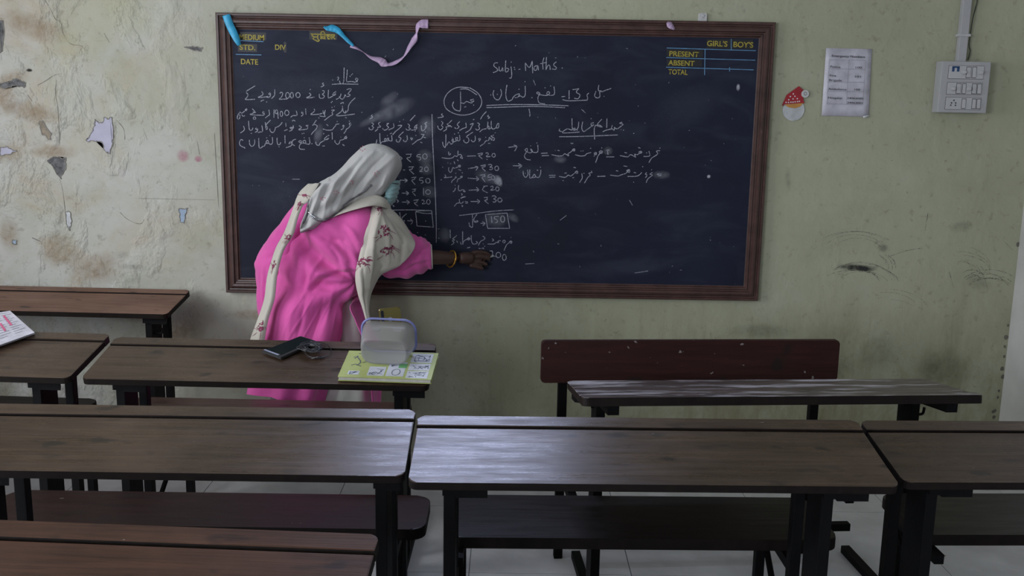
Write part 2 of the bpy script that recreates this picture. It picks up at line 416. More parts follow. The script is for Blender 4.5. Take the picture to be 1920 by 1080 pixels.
for k in range(4):
    a, b = cor[k], cor[(k+1) % 4]; bm = bmesh.new(); ra = []; rb = []
    for (u, h) in prof+[(FWD_, 0.002)]:
        y = YF-.001-h
        ra.append(bm.verts.new((a[0]+a[2]*u, y, a[1]+a[3]*u))); rb.append(bm.verts.new((b[0]+b[2]*u, y, b[1]+b[3]*u)))
    n = len(ra)
    for i in range(n): bm.faces.new((ra[i], ra[(i+1) % n], rb[(i+1) % n], rb[i]))
    bm.faces.new(ra[::-1]); bm.faces.new(rb)
    rel(fin('frame_rail', bm, M_frame), board)
YW = YS-.0009
A = (435, 115, 7.68); B = (435, 190, 7.68); C_ = (680, 190, 7.111); D_ = (820, 100, 5.647); E_ = (810, 280, 9.); F_ = (940, 210, 6.); G_ = (740, 380, 8.); H_ = (700, 280, 9.)
LINES = [
(A, '''1810 250 1790 240 1778 265 1803 275 1815 250 1800 300; 1805 275 1775 300 1740 292 1700 290 1660 295 1648 270 1655 200 1660 120; 1735 180; 1700 215; 1722 195;
1615 90 1612 200 1608 290 1585 325 1555 310 1550 280; 1515 235 1530 225 1535 245 1520 275; 1450 268; 1440 332 1560 325 1700 328 1820 330'''),
(A, '''1650 410 1690 395 1720 405 1690 440 1670 470 1700 480 1690 500 1640 510; 1640 510 1630 480 1615 520 1590 545 1560 530 1545 500; 1570 465 1560 510 1535 530 1500 548;
1500 435 1465 455 1450 480 1480 490 1490 465 1450 500 1400 525 1385 510 1390 410; 1443 580; 1430 592; 1300 420 1330 430 1320 460 1300 475 1330 500 1310 530 1270 530 1255 500 1260 470; 1320 310 1300 325 1325 345 1280 370;
1110 455 1135 480 1120 500 1070 525 1130 525 1190 515; 1130 400 1122 412; 690 465 705 445 730 460 715 510 680 545 740 545 800 540; e 800 490 28 42; e 862 488 22 40; e 950 485 30 36;
615 405 615 470 605 500 570 538; 545 450 530 470 550 480 555 455; 555 470 545 510 500 520; 425 435 445 460 435 490 375 518 440 518 520 505; 415 580 430 565 460 558; 500 585;
335 352 270 390 200 435; 205 450 230 480 215 520 190 548 260 550 330 545'''),
(B, '''1775 -50 1720 0 1680 60 1670 130 1640 160; 1640 130 1630 170 1600 140 1590 65; 1590 65 1590 110 1570 150 1500 205 1600 205 1770 182; 1560 35 1600 15 1605 35; 1625 230 1650 238; 1440 88; 1430 130 1475 125 1440 160 1450 190 1400 220 1330 275;
1310 130 1320 180 1345 125 1330 190 1340 220 1260 210; 1180 105 1190 130 1175 155 1135 190 1250 185 1300 170; 1060 105 1065 190; 1010 150 1000 165 1015 175 1020 155 1020 195 995 215; 925 135 935 200 880 205 845 228;
605 118 603 235; e 640 150 18 28; 660 150 665 250; e 712 180 18 38; e 790 165 30 38; 530 120 540 190 510 215 480 240; 455 145 440 165 465 175 470 150 460 195 400 200 260 190 310 170 330 150 290 105; e 325 242 18 18; 300 155 345 160;
210 105 190 120 205 135 215 110 170 150 140 170 110 150; 105 165 85 200 75 240 95 260 115 225 110 190; 140 190 160 215 185 205; 1250 240'''),
(B, '''1690 285; 1710 310 1690 320 1700 345 1720 325 1680 380 1650 400 1635 430 1610 465; 1610 340 1595 355 1610 370 1615 345 1600 390 1570 410; 1515 290; 1545 325 1500 330 1490 355 1470 375 1440 410 1370 415 1310 398; 1365 335; 1380 348;
1215 270 1160 350; 1175 330 1225 350 1210 400 1170 440 1140 480; 1100 345 1065 350 1090 365 1075 400 960 410 1000 375 965 350; 1010 465; 1035 460; 880 345 885 385 855 375 835 380 850 395 870 370 865 410 825 430; 865 285 885 272 910 285;
775 310 778 370; 800 405 775 415 750 425; 725 300 690 345 650 370 620 380; 625 385 610 430 580 450 550 425 545 395; 555 270 490 340 510 370 505 400 490 395 480 300; 430 345 440 430 410 440 375 450; 355 380 340 395 360 410 370 390 365 430 330 445;
300 380 290 410 260 415 245 380 238 280; 278 462; 165 355 180 400 160 430 120 455'''),
(B, '''1650 500 1620 520 1640 540 1655 515 1600 550 1560 560 1545 600 1520 620 1485 590 1480 560; 1590 620 1620 640; 1440 445 1445 550; 1400 490 1370 500 1330 545 1370 550 1390 530 1300 580 1270 600 1250 635 1215 620 1205 580; 1320 465; 1300 645 1335 640;
1110 520 1120 610 1060 610 1020 580 1050 560 1060 600 1000 600 960 580 990 565 1000 600 970 640 980 685 1050 692; 1150 610; 1040 525; 920 545 880 560 860 590 820 610 840 580 865 590 850 640 775 668; 870 620 905 640; 762 490 765 605;
700 590 690 620 660 620 648 570 650 525; 678 655; 580 515 585 590 560 620 520 600 490 590 510 560 530 600 480 610 470 640 440 650 420 670 390 660 385 530; 545 495; 500 525; 325 550 325 610 290 650 255 620 250 555;
160 565 130 550 108 590 115 630 150 655 180 665 185 680'''),
(C_, '''860 275 830 300 855 330 820 380 790 390 780 320; 850 300 830 350; 835 405; 730 310 700 330 690 360 715 345 720 320 715 370 650 385; 700 395; 700 185 630 260; 600 300 625 320 615 350 640 370 600 385 575 365; 495 272; 470 325 520 320 490 360 440 400 400 445;
410 295 415 345 370 370 345 385; 320 300 350 290 320 320 345 345 325 370 290 385 265 360; 235 275 210 300 240 340 205 345 200 370 165 400; 120 285 145 305 125 330 145 350 120 380 90 370 85 350; 130 180 115 195 135 210 95 235;
780 440 820 445 800 470 845 488; 800 470 780 500 730 520 700 545 660 575; 775 545; 790 552; 710 455; 650 480 640 495 660 505 665 485 650 520; 590 455 595 510 565 540 540 515; 545 405 480 470 510 490 500 515 480 545 450 530 450 505;
385 450 390 525 350 520 330 500 345 490 340 525 300 525 290 505 310 495 310 530 260 540 235 560 228 425; 190 510 180 560; 370 430; 385 425; 330 455'''),
(C_, '''1800 295 1780 350 1810 350 1815 300 1800 295; 1780 350 1740 370 1715 340 1715 260; 1715 350 1690 370 1660 350 1680 330 1690 370; 1670 270 1665 350; 1680 185 1665 200 1695 215 1670 230; 1650 365 1600 375 1560 408; 1650 135 1600 190 1570 240;
1530 285 1560 305 1545 330 1560 360 1530 385 1505 365; 1470 245 1490 240; 1430 310 1475 295 1450 340 1430 380 1370 420; 1375 285 1380 345 1340 360 1290 390; 1295 270 1260 310 1285 340 1255 365 1225 350; 1190 250 1150 290 1125 310 1160 330 1110 345 1120 370 1075 400; 1160 320 1190 345;
1050 265 1070 290 1050 320 1070 345 1040 380 1010 360 1000 325; 1065 165 1050 180 1075 205 1000 220; 1750 450 1710 465 1755 490 1750 520 1720 500 1740 480; 1720 520 1690 480 1680 520 1640 530 1620 560 1565 598; 1680 560; 1695 560; 1640 480;
1560 490 1545 505 1565 520 1570 495 1550 540; 1500 460 1500 520 1470 540 1445 515; 1470 410 1385 470 1410 490 1415 530 1385 555 1350 535 1350 510; 1290 450 1295 520 1250 520 1240 490 1265 485 1255 520 1210 540 1190 520 1205 500 1205 550 1175 570 1150 540 1120 590;
1110 440 1108 560 1100 615 1075 590 1065 540; 1225 435; 1270 415 1282 425'''),
(D_, '''640 100 605 105 600 135 630 160 635 185 590 205; 655 140 655 180 675 185 690 150 695 190; 725 75 720 190 745 190 755 165 725 155; 780 140 788 220 780 262 760 260; 782 92; 815 150; 820 170; 860 170 880 168; 935 185 930 100; 930 100 975 150 1005 80; 1005 80 1010 210;
1060 130 1030 140 1025 175 1050 175 1065 130 1070 180; 1130 45 1115 100 1120 170; 1090 110 1160 95; 1155 40 1150 175; 1150 175 1170 130 1190 130 1195 175; 1260 90 1235 110 1235 130 1260 150 1250 170 1215 165; 1322 155'''),
(D_, '''e 270 505 200 150; 240 380 320 380 420 440; 385 485 350 495 370 510 390 500 360 525 310 510 280 530 245 520; 245 405 245 590 220 608 180 590 160 550 175 510; 385 548; 290 570; 300 565;'''),
(D_, '''670 380 680 430 650 490 610 480 590 430 600 390; 635 435; 565 440; 735 335 725 440 745 505 790 490 800 470 830 440 870 430 850 465 820 470; 850 465 880 450 905 465 930 440 930 345; 865 380; 928 300; 995 470 1010 468;
1235 350 1240 430 1200 445 1160 430 1170 405 1190 420 1160 445 1100 440 1055 425 1060 410 1085 425 1065 470 1080 525 1140 535; 1200 345; 1140 365; 1315 460 1355 455; 1395 390 1395 485; 1430 385 1470 380 1500 375 1470 410 1510 440 1490 480 1450 475;
1605 420 1585 440 1590 465 1590 490; 1325 490 1400 503 1590 495; 1840 370 1820 380 1800 385 1770 395 1740 410; 1710 335 1705 390 1740 400 1720 410 1720 460 1690 472 1665 450 1680 400; 1765 455;
520 552 800 542 1100 545 1390 555; 520 575 640 572; 640 572 1000 562 1350 575; 970 585 980 640 978 670; 1545 605'''),
(E_, '''440 25 440 90 480 85 500 110 515 155 480 140 500 115; 440 90 420 120 380 110 350 140 280 155 165 140; 280 40 285 95 315 80 300 70; 430 180; 440 190; 595 115 740 110; 770 78 860 60; 840 63 845 90 790 105 850 160; 905 65 940 60 950 85 915 125 985 120; e 1040 100 28 32; 928 170'''),
(E_, '''475 265 440 275 470 300 480 270 430 300 380 320 350 310 330 370 305 388 280 350 285 300; 315 240; 385 240; 370 205 385 240; 445 340 490 355; 610 325 770 300; 725 285 775 300 740 355; 820 278 905 262; 890 265 893 292 840 305 903 370; 950 260 990 255 1010 280 975 300 1020 310 1010 340 965 340; e 1092 320 32 38; 180 300'''),
(E_, '''500 450 480 465 505 475 510 450 480 490 440 500 420 555; 410 455 390 465 410 480 405 460 380 500 340 530 330 565; 340 465 205 480 235 460 215 425; 510 395; 400 405; 155 515; 605 485 785 500; 745 460 787 500 750 530; 805 438 895 425; 880 430 895 455 845 475 900 555; 1010 425 960 430 940 470 990 470 1000 510 950 520; e 1030 480 25 38'''),
(E_, '''450 605 445 680 475 700 510 680 540 690 560 715 530 710 540 690; 395 650 385 690 350 720; 390 607; 490 745 515 760 495 775; 620 690 785 680; 745 640 790 680 755 710; 865 622 940 618; 900 620 850 680 940 735; 985 635 1020 620 1030 650 990 690 1060 680; e 1103 668 28 35'''),
(E_, '''555 880 600 890 590 910 560 905; 530 880 510 905 470 905 460 840; 460 905 420 910 400 935 375 960; 480 825 520 805 565 795; 482 830 525 812 567 800; 495 945 520 955 505 970; 650 880 800 880; 760 845 805 880 765 915; 875 815 940 810; 925 812 930 850 890 865 955 920; 1010 790 1060 785 1080 815 1040 835 1085 860 1060 890 1025 885; e 1145 855 35 35'''),
(G_, '''970 192 1200 165 1500 125 1785 108; 1360 180 1685 155; 1685 155 1725 385; 1725 385 1395 385; 1395 385 1360 180; 1450 205 1460 300; 1560 205 1500 210; 1500 210 1495 245 1530 250 1540 290 1510 300; e 1620 245 30 48;
1165 165 1170 330 1160 370 1125 350 1115 300; 1235 175 1190 240 1200 290 1250 285 1230 270 1200 290; 1285 310 1350 312; 1310 280 1355 312 1320 345'''),
(G_, '''315 135 440 160 555 160; 320 125 555 120; 315 135 335 350; 335 350 580 368; 580 368 555 120; -70 112 250 108 550 118; 75 145 95 280 100 300; 180 165 110 230 130 290 150 270 130 265; 190 270 265 275; 235 245 270 280 240 330; 465 275'''),
(G_, '''1750 570 1720 590 1750 610 1755 580 1690 620 1665 660 1640 720; 1745 520; 1640 560 1620 580 1640 605 1660 580 1640 560; 1590 570 1550 575 1560 600 1520 595 1490 620 1395 620; 1460 540 1485 560 1465 580; 1580 510; 1320 500 1355 530 1330 560 1290 580 1255 640; 1330 620; 1350 655;
1220 580 1245 600 1210 620 1170 615 1150 560 1150 490; 1120 520 1090 540 1110 560 1130 535 1060 560 1030 590 1020 620 1020 430; 985 590 1000 630; 930 490 900 520 870 540 900 560 865 570 890 600 850 635; 930 570 945 600; 832 405 835 530; 1085 678 1120 672 1130 662'''),
(G_, '''1425 725 1460 725 1470 760 1450 800; 1450 800 1515 805; e 1555 785 35 40; e 1645 820 28 45; 1260 685 1290 690; 1300 690 1330 680 1335 700'''),
(G_, '''460 485; 345 450; 290 500 340 525; e 372 550 14 14; 450 540 470 555 440 580 425 620; 655 530 670 535'''),
(H_, '''440 115 485 150 455 180; 550 85 650 80; 630 82 625 130 565 150 635 215; 800 85 745 90; 745 90 735 125 790 130 795 170 765 190; e 870 120 38 45; 590 298 685 295; 665 297 650 335 610 345 685 420; 780 300 820 300 820 340 780 375 840 370; e 895 335 32 38; 500 345 535 350;
445 520 570 525; 525 495 575 525 530 555; 640 478 725 470; 700 474 695 505 650 525 705 595; 840 475 785 485; 785 485 780 520 825 525 840 560 800 575; e 920 530 38 40; 480 740 590 740; 550 705 595 740 560 770; 655 675 725 670; 705 672 700 705 660 720 715 785; 845 650 850 780; e 922 720 40 38;
480 890 605 890; 560 860 608 890 570 925; 675 862 765 850; 745 855 730 895 690 905 755 960; 815 860 850 855 855 890 825 920 890 910; e 930 885 30 40; 390 850 425 870 400 895; 360 860 345 885 310 890 300 850; 310 890 270 900 240 940 215 960; 325 945 350 955 335 970'''),
((0, 0, 1.), '''810 214 811 260 813 300 816 360 818 420 818 455'''),
(F_, '''1360 115 1330 125 1370 140 1340 165 1300 190 1270 170; 1270 170 1270 205 1240 180 1250 150; 1240 190 1180 205 1140 222; 1345 200; 1375 205; 1188 70 1185 180; 1130 80 1080 140 1110 150 1135 170 1090 160 1060 150 1045 200 1050 310;
1040 120 1010 130 1020 160 1040 140 990 180 960 200 925 220 905 180 915 110; 1010 75; 870 110 865 170 840 200 800 190 795 70; 800 190 830 180 820 200 780 200 740 190 690 235 880 225; 660 185 650 210 680 220; 650 278 900 275 1310 258; 1490 240; 855 205'''),
(F_, '''80 398 175 385; 140 372 175 388 150 440; 410 370 410 445 370 455 340 440 330 415 350 440 320 460 265 430 290 410 290 440 260 490 280 530 330 540; 400 348; 330 382; 445 465 520 462; 455 492 535 490; 820 410 800 425 820 440 825 415 780 450 750 470 760 490 735 480 710 470 690 490 640 495 565 480; 780 345 790 355 810 350; 635 430 655 437; 750 492;
1130 405; 1130 430 1100 450 1130 465 1135 440 1090 490 1075 530 1060 570; 1060 450 1045 470 1065 480 1070 455 1040 500; 1010 455 960 470 940 490 890 495 830 480; 1005 408; 895 440; 918 438; 1180 505 1270 505; 1575 440 1545 450 1570 465 1580 445 1530 480 1500 475 1510 510 1480 490 1450 480 1420 505 1335 490;
1540 400 1565 408; 1385 455 1415 462; 1785 435 1745 440 1760 470 1720 500 1690 520 1660 570; 1660 440 1670 490 1640 500 1600 500; 1785 405; 1635 460; 1180 430 1215 430; 1195 440 1200 480'''),
(F_, '''130 605 225 605; 190 580 230 605 195 632; 245 660 250 710 275 735 300 700 295 650; 270 690; 320 645 320 740 350 730 370 700 385 730 350 740; 385 730 420 735 440 700 445 650; 400 652 415 658; 440 622; 535 712 610 712; 540 735 605 732; 850 660 830 680 855 690 855 665 810 700 780 720 750 710 720 735 650 725; 810 622 840 628; 710 690 735 685; 800 740 820 738;
1025 680 985 690 1000 710 970 740 935 800; 905 690 910 740 895 770 880 795; 930 690; 1015 668; 1080 725 1170 722; 1440 645 1410 660 1440 680 1440 650 1400 690 1370 700 1340 710 1310 720 1225 710; 1375 605 1410 612; 1290 660 1315 665; 1700 680 1670 700 1700 710 1650 750 1630 795; 1635 680 1620 700 1640 710 1620 740; 1580 680 1530 720 1420 725; 1590 615; 1490 680 1515 685; 1690 650; 1490 790; 1750 700 1800 700; 1760 718 1800 715'''),
]
wr = {0: 'chalk heading in Urdu with underline', 7: 'chalk words Subj - Maths', 8: 'chalk word inside a drawn circle'}
for k, (blk, txt) in enumerate(LINES):
    bm = bmesh.new()
    for s in parse(blk, txt): stroke(bm, s, YW, .0017)
    o = rel(fin('chalk_writing', bm, M_chalk, kind='stuff'), board)
    if k in wr: o['label'] = wr[k]
# wiped and dusty spots of chalk
def smudge(px, py, rx, ry, ang, mat, name='chalk_smudge', Y=None, parent=None, off=.0004):
    Y = Y or YS-off; c = U(px, py, Y); k = Y/F_PX*1.0
    bm = bmesh.new(); uvl = bm.loops.layers.uv.new('UV'); ca, sa = math.cos(ang), math.sin(ang)
    vs = []; uv = []
    for (a, b) in ((-1, -1), (1, -1), (1, 1), (-1, 1)):
        x, z = a*rx*k, b*ry*k; vs.append(bm.verts.new(c+Vector((x*ca-z*sa, 0, x*sa+z*ca)))); uv.append(((a+1)/2, (b+1)/2))
    f = bm.faces.new(vs)
    for l, q in zip(f.loops, uv): l[uvl].uv = q
    me = bpy.data.meshes.new(name); bm.to_mesh(me); bm.free(); return rel(link(name, me, mat), parent or board)
for i, q in enumerate(((738, 206, 46, 17, .45), (700, 222, 34, 8, .5), (797, 296, 18, 18, 0), (800, 317, 17, 13, 0), (806, 360, 16, 13, 0), (912, 332, 26, 13, -.4), (833, 441, 14, 16, 0), (930, 412, 26, 17, 0), (597, 252, 9, 22, -.2), (800, 238, 20, 22, 0), (1240, 328, 18, 9, 0), (1140, 283, 10, 9, 0), (1050, 299, 14, 8, 0), (962, 408, 14, 8, -.6), (730, 185, 22, 10, .6), (870, 120, 60, 20, .2), (540, 380, 60, 40, .3), (1000, 330, 90, 30, .1), (560, 160, 90, 26, .1), (1290, 200, 80, 40, .4), (1180, 500, 120, 20, .1))):
    smudge(*q, M_smudge if i < 15 else smudge_mat('chalk_haze', (.20, .23, .32), .08), off=.0003+.00001*i)
smudge(933, 338, 9, 11, .5, M_smudge_hi); smudge(936, 342, 6, 9, .5, M_smudge_hi, off=.0006); smudge(1384, 164, 4, 7, 0, M_smudge_hi); smudge(1329, 331, 4, 4, 0, M_smudge_hi)
# small chalk nicks on the slate
bm = bmesh.new()
rr = random.Random(3)
for k in range(46):
    x, y = rr.uniform(455, 1390), rr.uniform(80, 515)
    a = rr.uniform(0, 6.28); L = rr.uniform(.6, 4)
    stroke(bm, [(x, y), (x+L*math.cos(a), y+L*math.sin(a))], YW, .0009)
for q in ([(985, 495), (1002, 494)], [(1050, 413), (1062, 404)], [(1090, 205), (1098, 212)], [(548, 336), (562, 336)], [(1000, 150), (1004, 160)], [(1180, 375), (1186, 385)], [(1190, 512), (1215, 508)]): stroke(bm, q, YW, .0012)
rel(fin('chalk_writing', bm, M_chalk, label='small stray chalk nicks', kind='stuff'), board)

# painted lettering of the board
def text(name, s, px, py, hpx, mat, Y, parent, wpx=None, align='LEFT', bold=0., font=None, label=None, roll=-.018):
    """baseline-left at pixel; cap height in pixels of the photo"""
    c = bpy.data.curves.new(name, 'FONT'); c.body = s; c.size = 1; c.align_x = align; c.offset = bold
    o = bpy.data.objects.new(name, c); COL.objects.link(o)
    dg = bpy.context.evaluated_depsgraph_get(); dg.update(); me = bpy.data.meshes.new_from_object(o.evaluated_get(dg)); bpy.data.objects.remove(o)
    k = Y*.98/F_PX; h = hpx*k/.73
    xs = [v.co.x for v in me.vertices]; wd = max(xs)-min(xs)
    sx = wpx*k/wd if wpx else h
    p = U(px, py, Y)
    ca, sa = math.cos(roll), math.sin(roll)
    for v in me.vertices:
        x, z = v.co.x*sx, v.co.y*h
        v.co = p+Vector((x*ca-z*sa, 0, x*sa+z*ca))
    me.materials.clear(); me.materials.append(mat)
    me.name = name
    return rel(link(name, me, None, label=label), parent)
for s, x, y, h, w in (('MEDIUM', 448, 74, 10, 46), ('STD.', 449, 93, 9.5, 29), ('DIV', 515, 93, 9.5, 20), ('DATE', 451, 120, 10, 32), ("GIRL'S", 1325, 86, 10, 38), ("BOY'S", 1374, 88, 10, 37), ('PRESENT', 1254, 105, 9.5, 55), ('ABSENT', 1253, 122, 9.5, 49), ('TOTAL', 1253, 139, 9.5, 36)):
    text('painted_word', s, x, y, h, M_pa_y, YS-.0006, board, w, bold=.018)
for q in ([(449, 76), (494, 78)], [(442, 102), (490, 103)], [(1371, 73), (1371, 93)], [(1250, 90), (1417, 95)], [(1249, 108), (1416, 113)], [(1249, 126), (1413, 131)], [(1322, 92), (1321, 141)], [(1368, 126), (1368, 134)]):
    bm = bmesh.new(); stroke(bm, q, YS-.0005, .0016, jitter=.05); rel(fin('painted_line', bm, M_pa_b), board)
for (a, b, c, d) in ((450, 60, 499, 74), (532, 78, 537, 98), (580, 58, 632, 74), (1250, 92, 1318, 107), (1250, 111, 1316, 124), (1325, 73, 1412, 91), (446, 82, 482, 97)):
    bm = bmesh.new(); vs = [bm.verts.new(U(x, y, YS-.0002)) for x, y in ((a, b), (c, b+1), (c, d+1), (a, d))]; bm.faces.new(vs)
    rel(fin('darker_patch', bm, M_patchblk), board)
# the Hindi heading, drawn with broad yellow strokes
bm = bmesh.new(); Hb = (580, 56, 3.9)
for s in parse((420, 20, 4.), '''650 175 832 181; 668 178 660 190 678 196 668 212 692 224; 680 197 702 197; 703 176 703 214; 703 214 714 222 704 230 692 226; 727 176 727 214; 727 176 730 160 748 158 757 176; e 744 200 9 8; 757 176 757 215; 766 190 788 188 778 200 784 212 798 208; 797 178 797 214; 809 178 809 214; 818 180 829 188 818 197 834 214'''):
    stroke(bm, s, YS-.0006, .0023, jitter=.05)
rel(fin('painted_word', bm, M_pa_y, label='yellow Hindi heading', kind='stuff'), board)

# ------------------------------------------------------------------ paper streamers, nail, poster, cutout
def paper(name, c, t=.25):
    m, nt, b = new_mat(name); v = coords(nt); n = noise_n(nt, v, 22)
    nt.links.new(ramp(nt, n, [(.3, tuple(x*.8 for x in c)), (.7, tuple(min(1, x*1.15) for x in c))]), b.inputs['Base Color'])
    b.inputs['Roughness'].default_value = .45; return m
M_blue = paper('blue_crepe_paper', (.03, .36, .62)); M_lilac = paper('lilac_crepe_paper', (.48, .34, .52)); M_paper = paper('white_paper', (.50, .49, .56)); M_red = paper('red_foam_paper', (.32, .012, .022))
M_orange = paper('orange_paper', (.55, .26, .06)); M_white = paper('white_card', (.50, .52, .54))
def ribbon(name, pts, mat, parent):
    """pts: (px, py, Y, half width px, twist angle)"""
    bm = bmesh.new(); P = [U(p[0], p[1], p[2]) for p in pts]; n = (len(P)-1)*6; prev = None
    for i in range(n+1):
        t = i/6; p = crom(P, min(t, len(P)-1.0001)); q = crom(P, min(t+.02, len(P)-1)); q0 = crom(P, max(t-.02, 0)); tg = (q-q0).normalized()
        k = min(int(t), len(pts)-2); f = t-k; w = (pts[k][3]*(1-f)+pts[k+1][3]*f)*.00243; a = pts[k][4]*(1-f)+pts[k+1][4]*f
        s = tg.cross(Vector((0, -1, 0))).normalized(); nn = s.cross(tg); d = s*math.cos(a)+nn*math.sin(a)
        p.y = min(p.y, YF-.040-abs(math.sin(a))*w if parent.name.startswith('paper') else p.y)
        r = (bm.verts.new(p+d*w), bm.verts.new(p+nn*.0015*math.sin(i*1.3)), bm.verts.new(p-d*w))
        if prev:
            bm.faces.new((prev[0], prev[1], r[1], r[0])); bm.faces.new((prev[1], prev[2], r[2], r[1]))
        prev = r
    o = rel(fin(name, bm, mat, smooth=True), parent); solid(o, .0006); return o
YR = 4.405
s1 = empty('paper_streamer', U(425, 28, YR), label='short blue paper strip taped over the upper left corner of the blackboard frame', cat='paper streamer')
ribbon('paper_strip', [(424, 28, YR, 7, .1), (430, 45, YR, 7, .2), (437, 60, YR, 7, .1), (444, 74, YR, 6, .4), (449, 85, YR, 3.5, .7)], M_blue, s1)
s2 = empty('paper_streamer', U(612, 52, YR), label='blue and lilac twisted paper streamer hanging in a loop from the top of the frame', cat='paper streamer')
ribbon('paper_strip', [(607, 50, YR, 2, .9), (614, 53, YR, 5, .5), (623, 53, YR, 6.5, .2), (633, 57, YR, 5.5, .2), (644, 68, YR, 3.6, .4), (654, 78, YR, 3.4, .3), (663, 86, YR, 2.2, .6)], M_blue, s2)
ribbon('paper_strip', [(657, 86, YR, 3, .3), (668, 90, YR, 3.5, .9), (682, 98, YR, 1.6, 1.3), (696, 108, YR, 3, .5), (712, 113, YR, 6, .3), (719, 118, YR, 7.5, .1), (728, 121, YR, 4, .8), (742, 117, YR, 3.5, .3), (757, 106, YR, 3, 1.1), (768, 88, YR, 4, .3), (777, 74, YR, 5.5, .1), (781, 62, YR, 3, 1.0), (784, 49, YR, 5, .4), (792, 45, YR, 8, .1), (803, 45, YR, 8, 0)], M_lilac, s2)['label'] = 'lilac half of the streamer'
s3 = empty('paper_streamer', U(1258, 48, YR), label='tiny pink paper scrap stuck on the top rail of the frame towards its right end', cat='paper streamer')
ribbon('paper_strip', [(1251, 42, YR, 2, .3), (1255, 46, YR, 6, .2), (1259, 50, YR, 6, .5), (1265, 55, YR, 3, .9)], M_lilac, s3)
# clip holding the frame
cl = empty('wall_clip', U(1318, 42, YF-.03), label='small whitish clip on the wall just above the frame', cat='clip')
M_white_pl = simple('white_plastic', (.50, .50, .50), .4, 0, .08, 20)
for nm, q in (('clip_plate', ((1311, 24), (1326, 41))), ('clip_screw', ((1316, 27), (1321, 32)))):
    a, b = U(*q[0], YF-.02), U(*q[1], YF-.02); bm = bmesh.new()
    y1 = YF-.012 if nm == 'clip_plate' else YF-.016
    add_prism(bm, rrect(a.x, b.z, b.x, a.z, .006, n=4), 0, .012 if nm == 'clip_plate' else .004, .002)
    for v in bm.verts: v.co = Vector((v.co.x, y1+.012-v.co.z if nm == 'clip_plate' else y1+.004-v.co.z, v.co.y))
    rel(fin(nm, bm, M_white_pl), cl)
def quad_sheet(name, px, Y, mat, parent, t=.0015, n=8, curl=.004):
    P = [U(*p, Y) for p in px]; bm = bmesh.new(); g = []
    for j in range(n+1):
        g.append([])
        for i in range(n+1):
            u, v = i/n, j/n; p = (P[0]*(1-u)+P[1]*u)*(1-v)+(P[3]*(1-u)+P[2]*u)*v
            p.y -= curl*(abs(u-.5)*2)**3*(v**2); g[-1].append(bm.verts.new(p))
    for j in range(n):
        for i in range(n): bm.faces.new((g[j][i], g[j][i+1], g[j+1][i+1], g[j+1][i]))
    o = rel(fin(name, bm, mat, smooth=True), parent); solid(o, t); return o
po = empty('notice_sheet', U(1588, 218, YF-.003), label='white printed sheet of emergency numbers taped on the green wall', cat='notice')
quad_sheet('sheet', [(1549, 90), (1635, 92), (1628, 219), (1540, 217)], YF-.004, M_paper, po, .001, curl=.003)
M_ink = simple('printed_ink', (.03, .03, .04), .6)
M_grey = simple('faint_grey_print', (.25, .25, .29), .6)
YP = YF-.0095
for s, x, y, h, w in (('Emergency Numbers', 1559, 106.5, 4.2, 62), ('Police', 1556, 127, 4.2, 19), ('100', 1602, 128, 3.6, 12), ('Fire', 1555, 143.5, 4.2, 12), ('Brigade', 1554, 152, 4.2, 24), ('101', 1601, 145, 3.6, 11), ('Ambulance', 1553, 168.5, 4.2, 34), ('108', 1600, 169.5, 3.6, 11), ('Hospital', 1552, 185, 4.2, 26), ('24063000', 1588, 185.5, 3.6, 30), ('24063001', 1588, 194, 3.6, 29)):
    text('printed_line', s, x, y, h, M_ink, YP, po, w, bold=.012 if 'Emer' in s else .004)
bm = bmesh.new()
for q in ([(1555, 112), (1623, 113)], [(1554, 129), (1622, 130)], [(1552, 153.5), (1620, 154.5)], [(1551, 171), (1620, 172)], [(1550, 194.5), (1618, 196)], [(1555, 112), (1551, 194)], [(1592, 112), (1587, 195)], [(1623, 113), (1618, 196)]): stroke(bm, q, YP+.001, .0006, jitter=0)
rel(fin('table_rule', bm, M_grey, kind='stuff'), po)
M_tape = simple('clear_tape', (.62, .64, .66), .15)
quad_sheet('tape', [(1618, 218), (1629, 215), (1630, 218), (1619, 222)], YF-.008, M_tape, po, .0005, 2, 0)

cu = empty('paper_cutout', U(1487, 222, YF-.003), label='red paper cap with white button above a round white card on the wall', cat='decoration')
def disc(name, px, py, r, Y, mat, t, n=24, sx=1., a0=0, a1=2*PI, bev=0):
    c = U(px, py, Y); k = Y/F_PX; bm = bmesh.new()
    pts = [(c.x+r*k*sx*math.cos(a0+(a1-a0)*i/n), c.z+r*k*math.sin(a0+(a1-a0)*i/n)) for i in range(n if a1-a0 > 6 else n+1)]
    add_prism(bm, pts, 0, t, bev)
    for v in bm.verts: v.co = Vector((v.co.x, Y+t-v.co.z, v.co.y))
    return fin(name, bm, mat)
def poly(name, pix, Y, mat, t, bev=0):
    bm = bmesh.new(); P = [U(*p, Y) for p in pix]; add_prism(bm, [(p.x, p.z) for p in P][::-1], 0, t, bev)
    for v in bm.verts: v.co = Vector((v.co.x, Y+t-v.co.z, v.co.y))
    return fin(name, bm, mat)
rel(disc('round_card', 1488, 206, 20, YF-.004, M_white, .003), cu)
rel(poly('orange_strip', [(1471, 196), (1506, 193), (1500, 200), (1490, 203), (1478, 201)], YF-.006, M_orange, .002), cu)
rel(poly('cap', [(1466.5, 197), (1475, 178), (1498, 161.5), (1506.5, 169), (1504, 175), (1508, 194), (1505, 193), (1470, 195.5), (1468, 199)], YF-.0085, M_red, .003), cu)
rel(disc('button', 1510, 176, 7, YF-.012, M_white_pl, .005, bev=.001), cu)
for k in range(9):
    a = k/9*2*PI; rel(disc('sequin', 1510+2.6*math.cos(a), 175.5+3*math.sin(a), .7, YF-.0127, M_ink, .0006, 6), cu)
rq = random.Random(5)
